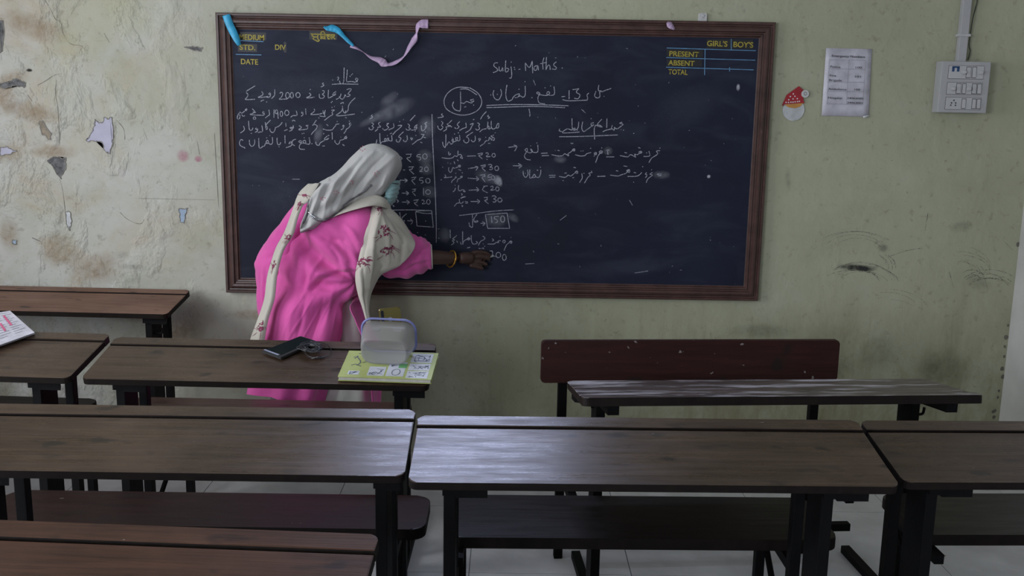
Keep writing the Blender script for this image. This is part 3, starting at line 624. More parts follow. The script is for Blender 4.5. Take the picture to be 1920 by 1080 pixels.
for (x, y) in [(1474, 192), (1478.5, 192), (1483, 191.5), (1487, 191.5), (1491, 191), (1495.5, 190.5), (1499, 190), (1479, 187), (1487, 185.5), (1495, 185), (1482, 181), (1490.5, 180.5), (1487.5, 176)]:
    rel(disc('sequin', x, y, 1.3, YF-.0095, M_tape, .001, 6), cu)

# ------------------------------------------------------------------ switchboard, conduit, wire
sb = empty('switchboard', U(1805, 213, YF), label='white electrical switchboard box with round regulators and switches high on the right', cat='switchboard')
M_sw = simple('switchboard_plastic', (.37, .37, .385), .4, 0, .05, 10)
M_sw2 = simple('switch_module_plastic', (.44, .44, .455), .35, 0, .05, 10)
M_swd = simple('dark_gap', (.03, .03, .035), .6)
M_swb = simple('blue_sticker', (.02, .06, .16), .5)
YB_ = YF-.062
TLc, TRc, BLc, BRc = [U(*p, YB_) for p in ((1767, 114.5), (1860, 116), (1757, 211), (1848, 212))]
bx0, bx1 = (TLc.x+BLc.x)/2, (TRc.x+BRc.x)/2; bz0, bz1 = (BLc.z+BRc.z)/2, (TLc.z+TRc.z)/2
bm = bmesh.new(); add_box(bm, (bx0, YB_, bz0), (bx1, YF-.001, bz1), bevel=.004); rel(fin('casing', bm, M_sw), sb)
def fuv(u, v): return bx0+(bx1-bx0)*u, bz1-(bz1-bz0)*v
def modr(name, u0, v0, u1, v1, h, mat, d0=0., bev=.001):
    a = fuv(u0, v0); b = fuv(u1, v1); bm = bmesh.new(); add_box(bm, (a[0], YB_-d0-h, b[1]), (b[0], YB_-d0+.001, a[1]), bevel=bev); return rel(fin(name, bm, mat), sb)
def knob(u, v, r=.0105):
    x, z = fuv(u, v); bm = bmesh.new()
    for (rr_, h0, h1, bv) in ((r, 0, .006, .001), (r*.75, .006, .017, .002)):
        add_prism(bm, [(x+rr_*math.cos(a), z+rr_*math.sin(a)) for a in [2*PI*k/16 for k in range(16)]], h0, h1, bv)
    for v_ in bm.verts: v_.co = Vector((v_.co.x, YB_-.002-v_.co.z, v_.co.y))
    return rel(fin('regulator_knob', bm, M_sw2, smooth=False), sb)
for (u0, v0, u1, v1) in ((.15, .085, .86, .335), (.15, .41, .86, .64), (.15, .70, .86, .935)):
    modr('module_plate', u0-.006, v0-.006, u1+.006, v1+.006, .0012, M_swd); modr('module_plate', u0, v0, u1, v1, .003, M_sw2)
def switch(u0, v0, u1, v1):
    modr('switch_gap', u0, v0, u1, v1, .0008, M_swd, .003, 0); o = modr('switch', u0+.008, v0+.01, u1-.008, v1-.01, .004, M_sw2, .003)
    for v in o.data.vertices:
        if v.co.y < YB_-.006 and v.co.z > (fuv(0, (v0+v1)/2)[1]): v.co.y += .002
for q in ((.50, .10, .60, .32), (.62, .10, .71, .32), (.33, .425, .43, .63), (.45, .425, .53, .63), (.65, .425, .745, .63), (.755, .425, .845, .63), (.47, .72, .56, .92), (.68, .72, .765, .92), (.775, .72, .86, .92)): switch(*q)
for u, v in ((.45, .21), (.79, .21), (.26, .53), (.58, .53)): knob(u, v)
for (u0, v0, u1, v1) in ((.21, .095, .36, .13), (.21, .12, .26, .2), (.31, .12, .36, .2)): modr('sticker', u0, v0, u1, v1, .0006, M_swb, .0032, 0)
for u, v in ((.31, .76), (.265, .81), (.35, .81), (.255, .855), (.35, .855)):
    x, z = fuv(u, v); bm = bmesh.new(); add_prism(bm, [(x+.0035*math.cos(a), z+.0035*math.sin(a)) for a in [2*PI*k/8 for k in range(8)]], 0, .0008)
    for v_ in bm.verts: v_.co = Vector((v_.co.x, YB_-.0032-v_.co.z, v_.co.y))
    rel(fin('socket_hole', bm, M_swd), sb)
co = empty('cable_conduit', U(1802, 113, YF), label='square white cable conduit running up the wall from the switchboard', cat='conduit')
xc = U(1803, 100, YF-.02).x
bm = bmesh.new(); add_box(bm, (xc-.019, YF-.03, bz1), (xc+.019, YF-.001, ZC-.01), bevel=.003); rel(fin('trunking', bm, M_sw), co)
zc_ = U(1804, 66, YF-.03).z; bm = bmesh.new(); add_box(bm, (xc-.027, YF-.034, zc_-.006), (xc+.027, YF-.0005, zc_+.006), bevel=.002); rel(fin('clamp', bm, M_sw2), co)
bm = bmesh.new(); Q = [U(1815, 112, YF-.012), U(1819, 96, YF-.012), U(1817, 84, YF-.014), U(1820, 60, YF-.016), U(1824, 35, YF-.02), U(1829, 15, YF-.01), U(1833, -10, YF-.012), U(1836, -120, YF-.012)]
pts = [crom(Q, i/8) for i in range(56)]; add_tube(bm, pts, .0028, 6)
setp(fin('electric_wire', bm, simple('dark_green_wire', (.03, .045, .025), .5), smooth=True), label='thin dark wire hanging beside the conduit above the switchboard', cat='wire')

# ------------------------------------------------------------------ wear of the front wall (pieces of the wall)
def wpart(o): o.parent = wall_front; return o
def wsm(*a, **k): return smudge(*a, Y=YF-.0006-random.random()*.0006, parent=wall_front, **k)
def rough_poly(name, pts, mat, Y, seed=1, amp=2.2, sub=5):
    r = random.Random(seed); out = []
    for i in range(len(pts)):
        a, b = pts[i], pts[(i+1) % len(pts)]
        for k in range(sub):
            f = k/sub; out.append((a[0]*(1-f)+b[0]*f+r.uniform(-amp, amp), a[1]*(1-f)+b[1]*f+r.uniform(-amp, amp)))
    bm = bmesh.new(); vs = [bm.verts.new(U(x, y, Y)) for x, y in out]; f = bm.faces.new(vs); bmesh.ops.triangulate(bm, faces=[f])
    o = fin(name, bm, mat); wpart(o)
    # raised broken lip of plaster round the patch
    bm = bmesh.new()
    stroke(bm, out+[out[0]], Y-.0012, .0016, jitter=.6); lip = fin('plaster_edge', bm, M_lip); wpart(lip); return o
M_lip = simple('broken_plaster_edge', (.20, .19, .17), .8)
M_lil = simple('lilac_old_paint', (.42, .41, .52), .7, 0, .08, 20)
M_cem = simple('bare_cement', (.12, .12, .125), .9, 0, .55, 50, .6, 60)
M_pblue = simple('pale_blue_old_paint', (.32, .42, .55), .7)
rough_poly('peeled_patch', [(178, 224), (186, 232), (197, 222), (210, 222), (211, 258), (206, 286), (197, 284), (188, 265), (160, 264), (176, 243)], M_lil, YF-.0012, 2)
rough_poly('peeled_patch', [(90, 300), (103, 294), (122, 297), (122, 315), (113, 336), (103, 320), (97, 312)], M_cem, YF-.0012, 3)
rough_poly('peeled_patch', [(336, 392), (352, 391), (347, 403), (345, 418), (338, 416)], M_pblue, YF-.0012, 4, 1.2)
rough_poly('peeled_patch', [(22, 450), (31, 450), (30, 458), (24, 458)], M_pblue, YF-.0012, 6, 1.)
rough_poly('peeled_patch', [(0, 278), (14, 276), (30, 284), (16, 290), (0, 292)], M_lil, YF-.0012, 7, 1.5)
rough_poly('peeled_patch', [(0, 38), (6, 40), (8, 60), (4, 95), (0, 98)], M_cem, YF-.0012, 8, 1.)
rough_poly('peeled_patch', [(0, 156), (18, 154), (30, 146), (48, 156), (46, 165), (28, 160), (10, 166), (0, 163)], M_cem, YF-.0012, 9, 1.5)
rough_poly('peeled_patch', [(122, 398), (130, 396), (134, 415), (130, 432), (125, 420)], M_white, YF-.0012, 10, 1)
rough_poly('peeled_patch', [(345, 88), (362, 87), (380, 90), (376, 96), (358, 93)], M_cem, YF-.0012, 11, 1.)
rough_poly('peeled_patch', [(72, 230), (80, 226), (96, 250), (92, 262), (78, 250)], simple('exposed_plaster', (.24, .20, .15), .8, 0, .4, 40), YF-.0012, 12, 1.5)
M_crack = simple('crack_dark', (.13, .12, .10), .9)  # dark tone of the crack lines and corner specks
def crack(pts, w=.0012, mat=None, name='crack'):
    bm = bmesh.new(); stroke(bm, pts, YF-.0008, w, jitter=.7); return wpart(fin(name, bm, mat or M_crack))
for c in ([(84, 0), (95, 18), (104, 36), (114, 42), (118, 62), (132, 82), (152, 86), (160, 95)], [(70, 160), (85, 152), (100, 142), (112, 138)], [(52, 178), (60, 190)], [(106, 150), (104, 175), (108, 200), (110, 230), (112, 270)], [(112, 336), (118, 360), (122, 395)], [(370, 265), (374, 290)], [(225, 398), (240, 412), (262, 420), (270, 412)], [(258, 372), (315, 373)], [(402, 250), (406, 320), (410, 390)], [(60, 446), (76, 453)], [(60, 445), (76, 452)], [(205, 232), (214, 255), (212, 275)], [(268, 240), (276, 262)], [(404, 375), (260, 372)], [(195, 62), (205, 80)], [(218, 225), (232, 242), (234, 262)]):
    crack(c, .0008)
# scuffs and arcs on the right of the wall
def arcs(n, cx, cyy, r0, r1, a0, a1, seed, w=.0007):
    r = random.Random(seed)
    for _ in range(n):
        rx = r.uniform(r0, r1); ryy = rx*r.uniform(.45, .7); s = r.uniform(a0, a0+.5); e = r.uniform(a1-.6, a1); dx, dy = r.uniform(-8, 8), r.uniform(-5, 5)
        crack([(cx+dx+rx*math.cos(a), cyy+dy-ryy*math.sin(a)) for a in [s+(e-s)*k/7 for k in range(8)]], w, M_scr, 'pencil_scuff')
arcs(9, 1606, 532, 36, 76, .1, 2.6, 1); arcs(6, 1850, 545, 30, 62, .2, 2.7, 2); arcs(4, 1600, 480, 50, 95, .4, 2.8, 3, .0005); arcs(5, 1790, 505, 30, 70, -.3, 1.6, 4, .0006)
arcs(5, 1620, 500, 40, 70, -.4, .9, 9, .0007); arcs(3, 1830, 520, 12, 30, .2, 3.0, 12, .0008); arcs(3, 1665, 590, 60, 90, .2, 1.8, 14, .0005)
for q in ([(1830, 496), (1845, 520), (1853, 545)], [(1838, 498), (1850, 514)], [(1740, 400), (1733, 440)], [(1670, 480), (1700, 470), (1730, 465)], [(1780, 510), (1788, 540)], [(1900, 470), (1880, 450)]): crack(q, .0008, M_scr, 'pencil_scuff')
wsm(1607, 502, 42, 7, -.05, M_scuff, name='dark_scuff'); wsm(1615, 503, 26, 5, -.18, M_scuff, name='dark_scuff'); wsm(1655, 465, 12, 10, 0, smudge_mat('soft_scuff', (.05, .05, .045), .35), name='dark_scuff')
soft = smudge_mat('soft_scuff_2', (.09, .09, .06), .2)
for q in ((1478, 335, 7, 24, .1), (1803, 425, 26, 12, .2), (1835, 530, 30, 16, -.3), (1700, 745, 60, 40, 0), (1560, 690, 50, 26, 0), (1650, 662, 46, 40, .1), (1780, 690, 50, 44, 0), (1520, 650, 40, 22, 0), (1430, 620, 70, 16, 0), (230, 478, 16, 9, 0), (245, 500, 30, 6, 0), (1740, 700, 30, 50, 0)): wsm(*q, soft, name='grime_patch')
for q in ((6, 286, 40, 22, .1), (20, 150, 40, 20, .3), (60, 210, 60, 22, -.2), (100, 285, 50, 16, 0), (18, 440, 22, 40, 0), (110, 470, 46, 40, 0), (180, 505, 60, 36, .2), (330, 620, 60, 30, 0), (10, 180, 26, 40, 0), (250, 590, 60, 18, 0), (60, 50, 70, 26, -.3), (480, 590, 60, 12, 0)): wsm(*q, M_stain_br, name='rust_stain')
wsm(343, 292, 13, 13, 0, M_pinkst, name='pink_stain'); wsm(372, 298, 9, 7, 0, M_pinkst, name='pink_stain')
for q in ((55, 132, 7, 3, 0), (55, 131, 5, 3, 0)): wsm(*q, M_scuff, name='dark_scuff')
# damp specks running down the corner on the right
for k, (x, y) in enumerate([(1909, 458), (1890, 610), (1887, 632), (1884, 650), (1883, 668), (1879, 692), (1880, 706), (1873, 733), (1871, 745), (1866, 770), (1864, 782), (1862, 772)]):
    bm = bmesh.new(); c = U(x, y, YF-.001); n = 7; r_ = random.Random(k); R_ = r_.uniform(.005, .011)
    bm.faces.new([bm.verts.new(c+Vector((math.cos(a), 0, math.sin(a)*1.3))*R_*r_.uniform(.7, 1.2)) for a in [2*PI*j/n for j in range(n)]]); wpart(fin('damp_speck', bm, M_crack))

# ------------------------------------------------------------------ school desks
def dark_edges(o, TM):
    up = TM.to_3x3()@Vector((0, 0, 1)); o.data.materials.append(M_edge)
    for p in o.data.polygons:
        if p.normal.dot(up) < .5: p.material_index = 1  # side and underside faces take a darker colour than the top
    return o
def desk(x, y, yaw, L, dep, tilt, h, label, frames=(.10, 1.06), seat=None, back=None, mat=None, seatmat=None, flip=False, group='wooden school desks with steel legs', seat_label=None, hooks=(), footrest=False, legd=.11):
    """origin: floor point under the near left corner of the top (low edge at y=0, high edge at y=dep)"""
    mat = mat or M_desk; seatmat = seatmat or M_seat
    if flip:      # low edge on the far side
        c, s = math.cos(yaw), math.sin(yaw); ct = dep*math.cos(tilt)
        x, y = x+L*c-ct*s, y+L*s+ct*c; yaw += PI; frames = tuple(L-f for f in frames)[::-1]
    t = empty('school_desk', (x, y, 0), yaw, label=label, cat='desk', group=group)
    ct, st = math.cos(tilt), math.sin(tilt); th = .022
    TM = Matrix.Translation((0, 0, h))@Matrix.Rotation(tilt, 4, 'X')
    lw = .052; g = .006
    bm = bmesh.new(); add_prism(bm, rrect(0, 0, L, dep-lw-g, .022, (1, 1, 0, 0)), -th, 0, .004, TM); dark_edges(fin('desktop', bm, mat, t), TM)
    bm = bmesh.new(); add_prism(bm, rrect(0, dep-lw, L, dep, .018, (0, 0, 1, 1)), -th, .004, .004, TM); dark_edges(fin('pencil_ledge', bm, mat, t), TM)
    bm = bmesh.new(); add_box(bm, (.004, dep-lw-g-.01, -th+.002), (L-.004, dep-lw+.01, -.012), TM); fin('groove', bm, M_steel, t)
    ht = lambda b: h+b*math.tan(tilt)-th-.001
    for f in frames:
        # near post (broad plate), far post, slanted top rail, foot rail
        for (b0, b1) in (((.05, .05+legd), (dep*ct-.055, dep*ct-.02)) if not back else ((.03, .12),)):
            bm = bmesh.new(); vs = add_box(bm, (f-.015, b0, .0), (f+.015, b1, 1), bevel=.002)
            for v in vs:
                if v.co.z > .5: v.co.z = ht(v.co.y)-.002
            fin('leg', bm, M_steel, t)
        bm = bmesh.new(); vs = add_box(bm, (f-.017, .03, 0), (f+.017, dep*ct-.015, 1))
        for v in vs: v.co.z = ht(v.co.y)-(.03 if v.co.z < .5 else 0)
        fin('top_rail', bm, M_steel, t)
        y1 = (seat['y']+seat['d']-.03) if seat and seat['a0'] < f else dep*ct-.02
        if back: y1 = .13
        boxo('foot_rail', (f-.016, -.02 if not back else -.30, .0), (f+.016, y1, .028), M_steel, t)
        bm = bmesh.new(); add_tube(bm, [(f+.017, .09, h-.06), (f+.026, .09, h-.06)], .006, 8); fin('bolt', bm, M_steel, t)
        # little bracket gusset under the top
        bm = bmesh.new(); a = [(f+.016, .05), (f+.08, .05), (f+.016, .12)]
        add_prism(bm, [(f+.016, .03), (f+.016+min(.08, L-f-.03), .03), (f+.016+min(.06, L-f-.035), .07), (f+.016, .10)], h-th-.030, h-th-.002); fin('gusset', bm, M_steel, t)
    if not back: boxo('stretcher', (frames[0]+.012, dep*ct-.05, .11), (frames[1]-.012, dep*ct-.025, .14), M_steel, t)
    if seat:
        sz = seat.get('z', .44); a0, a1, sy_, sd = seat['a0'], seat['a1'], seat['y'], seat['d']; sh = .034
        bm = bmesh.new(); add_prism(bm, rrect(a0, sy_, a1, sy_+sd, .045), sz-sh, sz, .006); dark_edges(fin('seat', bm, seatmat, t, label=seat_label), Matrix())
        for f in frames:
            f = min(max(f, a0+.03), a1-.03)
            boxo('seat_rail', (f-.014, dep*ct-.03, sz-sh-.03), (f+.014, sy_+sd-.03, sz-sh-.001), M_steel, t)
            bm = bmesh.new(); add_box(bm, (f-.014, sy_+sd-.07, .028), (f+.014, sy_+sd-.035, sz-sh-.03), bevel=.002); fin('leg', bm, M_steel, t)
            bm = bmesh.new(); add_tube(bm, [(f, dep*ct-.03, .12), (f, sy_+sd-.06, sz-sh-.03)], .010, 6); fin('brace', bm, M_steel, t)
    if back:
        # seat and backrest on the pupil's side (local -y)
        sh = .034; bm = bmesh.new(); add_prism(bm, rrect(back['a0'], -.26, back['a1'], -.02, .04), .42-sh, .42, .006); fin('seat', bm, seatmat, t)
        bm = bmesh.new(); add_prism(bm, rrect(back['a0'], back['z0'], back['a1'], back['z1'], .014), 0, .022, .003)
        for v in bm.verts: v.co = Vector((v.co.x, back['y']-.011+v.co.z, v.co.y))
        fin('backrest', bm, M_back, t, label='dark red backrest board')
        for f in back['posts']:
            bm = bmesh.new(); add_box(bm, (f-.016, back['y']-.043, .0), (f+.016, back['y']-.013, back['z1']-.02), bevel=.002)
            fin('leg', bm, M_steel, t)
            boxo('seat_rail', (f-.014, back['y']-.03, .42-sh-.03), (f+.014, .06, .42-sh-.001), M_steel, t)
    if footrest: boxo('footrest', (frames[0], -.30, .10), (frames[1], -.27, .128), M_steel, t)
    for (fx, sgn) in hooks:
        bm = bmesh.new(); P = [Vector((fx, .07, h-.10)), Vector((fx+sgn*.025, .07, h-.102)), Vector((fx+sgn*.037, .07, h-.098)), Vector((fx+sgn*.040, .07, h-.078))]
        add_tube(bm, [crom(P, i/4) for i in range(13)], .0045, 6); fin('hook', bm, M_steel, t)
    bpy.context.view_layer.update()
    t['_'] = 0; del t['_']
    return t, (Matrix.Translation((x, y, 0))@Matrix.Rotation(yaw, 4, 'Z')@TM)
R_ = math.radians
D = {}
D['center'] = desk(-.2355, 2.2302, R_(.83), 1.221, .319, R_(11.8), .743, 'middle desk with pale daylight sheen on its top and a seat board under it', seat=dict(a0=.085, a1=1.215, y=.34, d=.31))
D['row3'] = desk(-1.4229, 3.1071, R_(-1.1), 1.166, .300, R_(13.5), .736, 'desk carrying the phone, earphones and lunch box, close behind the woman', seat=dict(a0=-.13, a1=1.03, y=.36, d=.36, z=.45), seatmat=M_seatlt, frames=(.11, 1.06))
D['flip'] = desk(.2267, 2.6941, R_(4.29), 1.224, .352, R_(7.4), .774, 'pale-patched front desk turned round, with a dark red backrest behind it', flip=True, mat=M_desk_patchy, frames=(.095, 1.135), back=dict(a0=.188, a1=1.278, z0=.688, z1=.842, y=-.28, posts=(.255, 1.195)), footrest=True, hooks=((.072, -1),), group='wooden school desks with steel legs')
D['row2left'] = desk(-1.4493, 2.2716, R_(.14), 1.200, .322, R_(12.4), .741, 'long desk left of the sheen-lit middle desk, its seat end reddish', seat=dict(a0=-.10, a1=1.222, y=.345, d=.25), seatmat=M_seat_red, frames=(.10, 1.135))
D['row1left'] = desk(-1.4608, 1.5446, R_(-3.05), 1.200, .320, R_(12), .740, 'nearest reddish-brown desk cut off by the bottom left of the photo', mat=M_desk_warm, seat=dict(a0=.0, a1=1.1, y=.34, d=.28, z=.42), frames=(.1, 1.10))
D['leftrow3'] = desk(-2.6526, 3.1409, R_(-2.62), 1.200, .328, R_(12.7), .743, 'desk at the left edge with an open book on its corner', seat=dict(a0=.1, a1=.945, y=.40, d=.33))
D['row4'] = desk(-2.70, 4.10, R_(-1.9), 1.232, .298, R_(9.5), .750, 'brown plain-topped desk pushed against the wall below the peeling plaster', mat=wood('desk_wood_light', (.125, .062, .042), (.215, .118, .082), (.4, .6), spec=.35), hooks=((1.145, 1),), frames=(.10, 1.13))
D['right2'] = desk(1.0145, 2.2962, R_(1.90), 1.200, .308, R_(11.1), .736, 'dark desk at the right edge, butted against the middle desk', seat=dict(a0=.225, a1=1.15, y=.33, d=.31), frames=(.10, 1.06))

# ------------------------------------------------------------------ the woman writing at the board
M_skin = simple('brown_skin', (.050, .024, .017), .5, 0, .12, 12, .15, 90)
def cloth_mat(name, c1, c2, rough=.75, sheen=.3, weave=260, bmp=.12):
    m, nt, b = new_mat(name); v = coords(nt); n = noise_n(nt, v, 4, 5)
    nt.links.new(ramp(nt, n, [(.3, c1), (.7, c2)]), b.inputs['Base Color']); b.inputs['Roughness'].default_value = rough
    b.inputs['Sheen Weight'].default_value = sheen; b.inputs['Specular IOR Level'].default_value = .25
    cr = noise_n(nt, coords(nt, (1, 1, .5)), 26, 5, .6, .8); bump(nt, b, cr, bmp*2.4, .006); return m
M_pink = cloth_mat('pink_cotton', (.60, .075, .33), (.74, .12, .42))
M_scarf = cloth_mat('white_chiffon', (.40, .395, .395), (.50, .495, .49))
M_shawl = cloth_mat('cream_cotton', (.46, .43, .375), (.55, .52, .46))
M_trou = cloth_mat('white_trouser_cotton', (.46, .47, .44), (.54, .55, .51))
M_mask = cloth_mat('pale_teal_mask', (.27, .44, .46), (.34, .52, .54), .8)
M_rose = simple('maroon_print', (.20, .03, .08), .8, 0, .5, 60)
M_gold = simple('gold', (.75, .42, .08), .3, 1., .1, 30)
M_silver = simple('silver_trim', (.45, .45, .48), .25, .9, .2, 60)
M_black = simple('matt_black', (.015, .015, .016), .4)
M_hair = simple('dark_hair', (.012, .008, .007), .5, 0, .3, 80)
woman = empty('person', U(600, 905, 4.12), label='person in a pink tunic and white headscarf, bending right and writing on the blackboard', cat='person')
woman.location.z = 0
def W3(lst): return [U(*p) for p in lst]
# body: one skin-modifier skeleton, hands with fingers, head with face, all fused by a voxel remesh
def skin_mesh(verts, edges, radii, root=0, sub=2):
    me = bpy.data.meshes.new('s'); me.from_pydata([tuple(v) for v in verts], edges, []); o = bpy.data.objects.new('s', me); COL.objects.link(o)
    m = o.modifiers.new('k', 'SKIN'); m.use_smooth_shade = True
    for i, v in enumerate(me.skin_vertices[0].data):
        r = radii[i]; v.radius = r if hasattr(r, '__len__') else (r, r); v.use_root = (i == root)
    s_ = o.modifiers.new('u', 'SUBSURF'); s_.levels = sub; s_.render_levels = sub
    dg = bpy.context.evaluated_depsgraph_get(); dg.update(); out = bpy.data.meshes.new_from_object(o.evaluated_get(dg)); bpy.data.objects.remove(o); return out
BD = bmesh.new()
J = {'pelvis': (592, 575, 4.12, .115), 'waist': (608, 520, 4.10, .10), 'chest': (632, 455, 4.10, .105), 'neckb': (668, 400, 4.125, .06), 'neck': (690, 372, 4.15, .047), 'head': (701, 340, 4.17, .06),
     'rsh': (700, 425, 4.10, .055), 'rel': (776, 484, 4.20, .040), 'rfa': (815, 482, 4.268, .037), 'rwr': (858, 485, 4.335, .029),
     'lsh': (588, 400, 4.12, .055), 'lel': (510, 482, 4.15, .040), 'lwr': (540, 560, 4.27, .026),
     'rhip': (625, 600, 4.12, .085), 'rkn': (640, 730, 4.09, .055), 'ran': (640, 868, 4.13, .033), 'rtoe': (640, 868, 4.27, .022),
     'lhip': (560, 600, 4.12, .085), 'lkn': (553, 730, 4.09, .055), 'lan': (553, 868, 4.13, .033), 'ltoe': (553, 868, 4.27, .022)}
for k in ('ran', 'lan'): pass
nm = list(J); V = [U(*J[k][:3]) for k in nm]; Rr = [J[k][3] for k in nm]
for k in ('ran', 'lan'): V[nm.index(k)].z = .07
for k in ('rtoe', 'ltoe'): V[nm.index(k)].z = .028
idx = nm.index
E_b = [(a, b) for a, b in (('pelvis', 'waist'), ('waist', 'chest'), ('chest', 'neckb'), ('neckb', 'neck'), ('neck', 'head'), ('chest', 'rsh'), ('rsh', 'rel'), ('rel', 'rfa'), ('rfa', 'rwr'), ('chest', 'lsh'), ('lsh', 'lel'), ('lel', 'lwr'), ('pelvis', 'rhip'), ('rhip', 'rkn'), ('rkn', 'ran'), ('ran', 'rtoe'), ('pelvis', 'lhip'), ('lhip', 'lkn'), ('lkn', 'lan'), ('lan', 'ltoe'))]
me = skin_mesh(V, [(idx(a), idx(b)) for a, b in E_b], Rr, 0, 2); BD.from_mesh(me)
# palms and fingers. wrist -> palm -> fingers
def hand(wr, palm_c, kn, fingers, thumb, rad=.0105):
    v = [wr, (wr+palm_c)/2, palm_c, kn]; me = skin_mesh(v, [(0, 1), (1, 2), (2, 3)], [.027, .029, .031, .027], 0, 2); BD.from_mesh(me)
    for f in fingers+[thumb]:
        rs = [rad*1.15]+[rad]*(len(f)-2)+[rad*.78]
        me = skin_mesh(f, [(i, i+1) for i in range(len(f)-1)], rs, 0, 2); BD.from_mesh(me)
P = lambda x, y, Y: U(x, y, Y)
rw, pc, kn = P(858, 485, 4.335), P(877, 483, 4.36), P(889, 484, 4.375)
fing = [[P(882, 475, 4.372), P(898, 472, 4.385), P(911, 474, 4.402), P(921, 480, 4.414)],
        [P(882, 483, 4.374), P(900, 481, 4.388), P(912, 484, 4.404), P(920, 488, 4.414)],
        [P(881, 491, 4.370), P(898, 491, 4.384), P(908, 494, 4.396), P(915, 497, 4.396)],
        [P(879, 497, 4.362), P(893, 500, 4.374), P(902, 503, 4.384), P(908, 503, 4.384)]]
th = [P(866, 490, 4.366), P(882, 494, 4.396), P(898, 490, 4.412), P(912, 485, 4.418)]
hand(rw, pc, kn, fing, th)
lw, lpc, lkn = P(540, 560, 4.27), P(549, 572, 4.285), P(554, 580, 4.29)
lf = [[P(551+i*3, 579-i*3, 4.288), P(557+i*3, 588-i*3, 4.295), P(562+i*3, 597-i*4, 4.29), P(565+i*3, 602-i*4, 4.28)] for i in range(4)]
hand(lw, lpc, lkn, lf, [P(548, 566, 4.29), P(560, 570, 4.30), P(569, 576, 4.30), P(575, 582, 4.295)])
# head with face
HC = U(702, 324, 4.17); FD = Vector((.80, .50, -.33)).normalized(); UPH = (Vector((.35, .05, 1))-FD*Vector((.35, .05, 1)).dot(FD)).normalized(); SD = FD.cross(UPH)
def hp(f, s, u): return HC+FD*f+SD*s+UPH*u
def blob(c, rx, ry, rz, n=16):
    r = bmesh.ops.create_uvsphere(BD, u_segments=n*2, v_segments=n, radius=1)
    for v in r['verts']:
        x, y, z = v.co; v.co = hp(c[0]+x*rx, c[1]+y*ry, c[2]+z*rz)
blob((0, 0, .012), .092, .074, .096); blob((.030, 0, -.045), .056, .052, .060)       # skull, jaw
blob((.088, 0, -.020), .016, .011, .022, 8); blob((.092, 0, -.030), .012, .015, .010, 8)  # nose
for s_ in (-1, 1):
    blob((.070, s_*.030, .002), .014, .018, .010, 8)            # brow and eyelid mass
    blob((.005, s_*.076, -.012), .018, .007, .028, 8)           # ear
blob((.083, 0, -.058), .008, .021, .005, 8); blob((.081, 0, -.066), .008, .018, .005, 8); blob((.070, 0, -.090), .014, .018, .012, 8)
me = bpy.data.meshes.new('body'); BD.to_mesh(me); BD.free()
ob = bpy.data.objects.new('tmp', me); COL.objects.link(ob)
rm = ob.modifiers.new('r', 'REMESH'); rm.mode = 'VOXEL'; rm.voxel_size = .0042; rm.use_smooth_shade = True
sm = ob.modifiers.new('s', 'SMOOTH'); sm.iterations = 2; sm.factor = .5
dg = bpy.context.evaluated_depsgraph_get(); dg.update(); me2 = bpy.data.meshes.new_from_object(ob.evaluated_get(dg)); bpy.data.objects.remove(ob)
me2.name = 'body'; me2.materials.clear(); me2.materials.append(M_skin)
rel(link('body', me2, None, smooth=True), woman)
M_eyew = simple('eye_white', (.7, .7, .68), .2); 
for s_ in (-1, 1):
    bm = bmesh.new(); r = bmesh.ops.create_uvsphere(bm, u_segments=16, v_segments=10, radius=.0115)
    for v in r['verts']: v.co = hp(.0755, s_*.029, -.003)+v.co
    e = rel(fin('eye', bm, M_eyew, smooth=True), woman)
    bm = bmesh.new(); r = bmesh.ops.create_uvsphere(bm, u_segments=12, v_segments=8, radius=.0056)
    for v in r['verts']: v.co = hp(.0835, s_*.029, -.004)+v.co
    e2 = fin('iris', bm, M_hair, smooth=True); e2.parent = e
    bpy.context.view_layer.update(); e2.matrix_parent_inverse = e.matrix_world.inverted()
# hair at the nape showing between scarf and mask
bm = bmesh.new(); Sf = Surf([W3([(696, 358, 4.105), (708, 352, 4.09), (722, 356, 4.105)]), W3([(694, 366, 4.10), (708, 366, 4.08), (723, 364, 4.10)]), W3([(697, 373, 4.105), (708, 376, 4.09), (719, 372, 4.11)])])
Sf.mesh(bm, 10, 8, lambda u, v, p: .002*math.sin(u*40)); solid(rel(fin('hair', bm, M_hair, smooth=True), woman), .006)

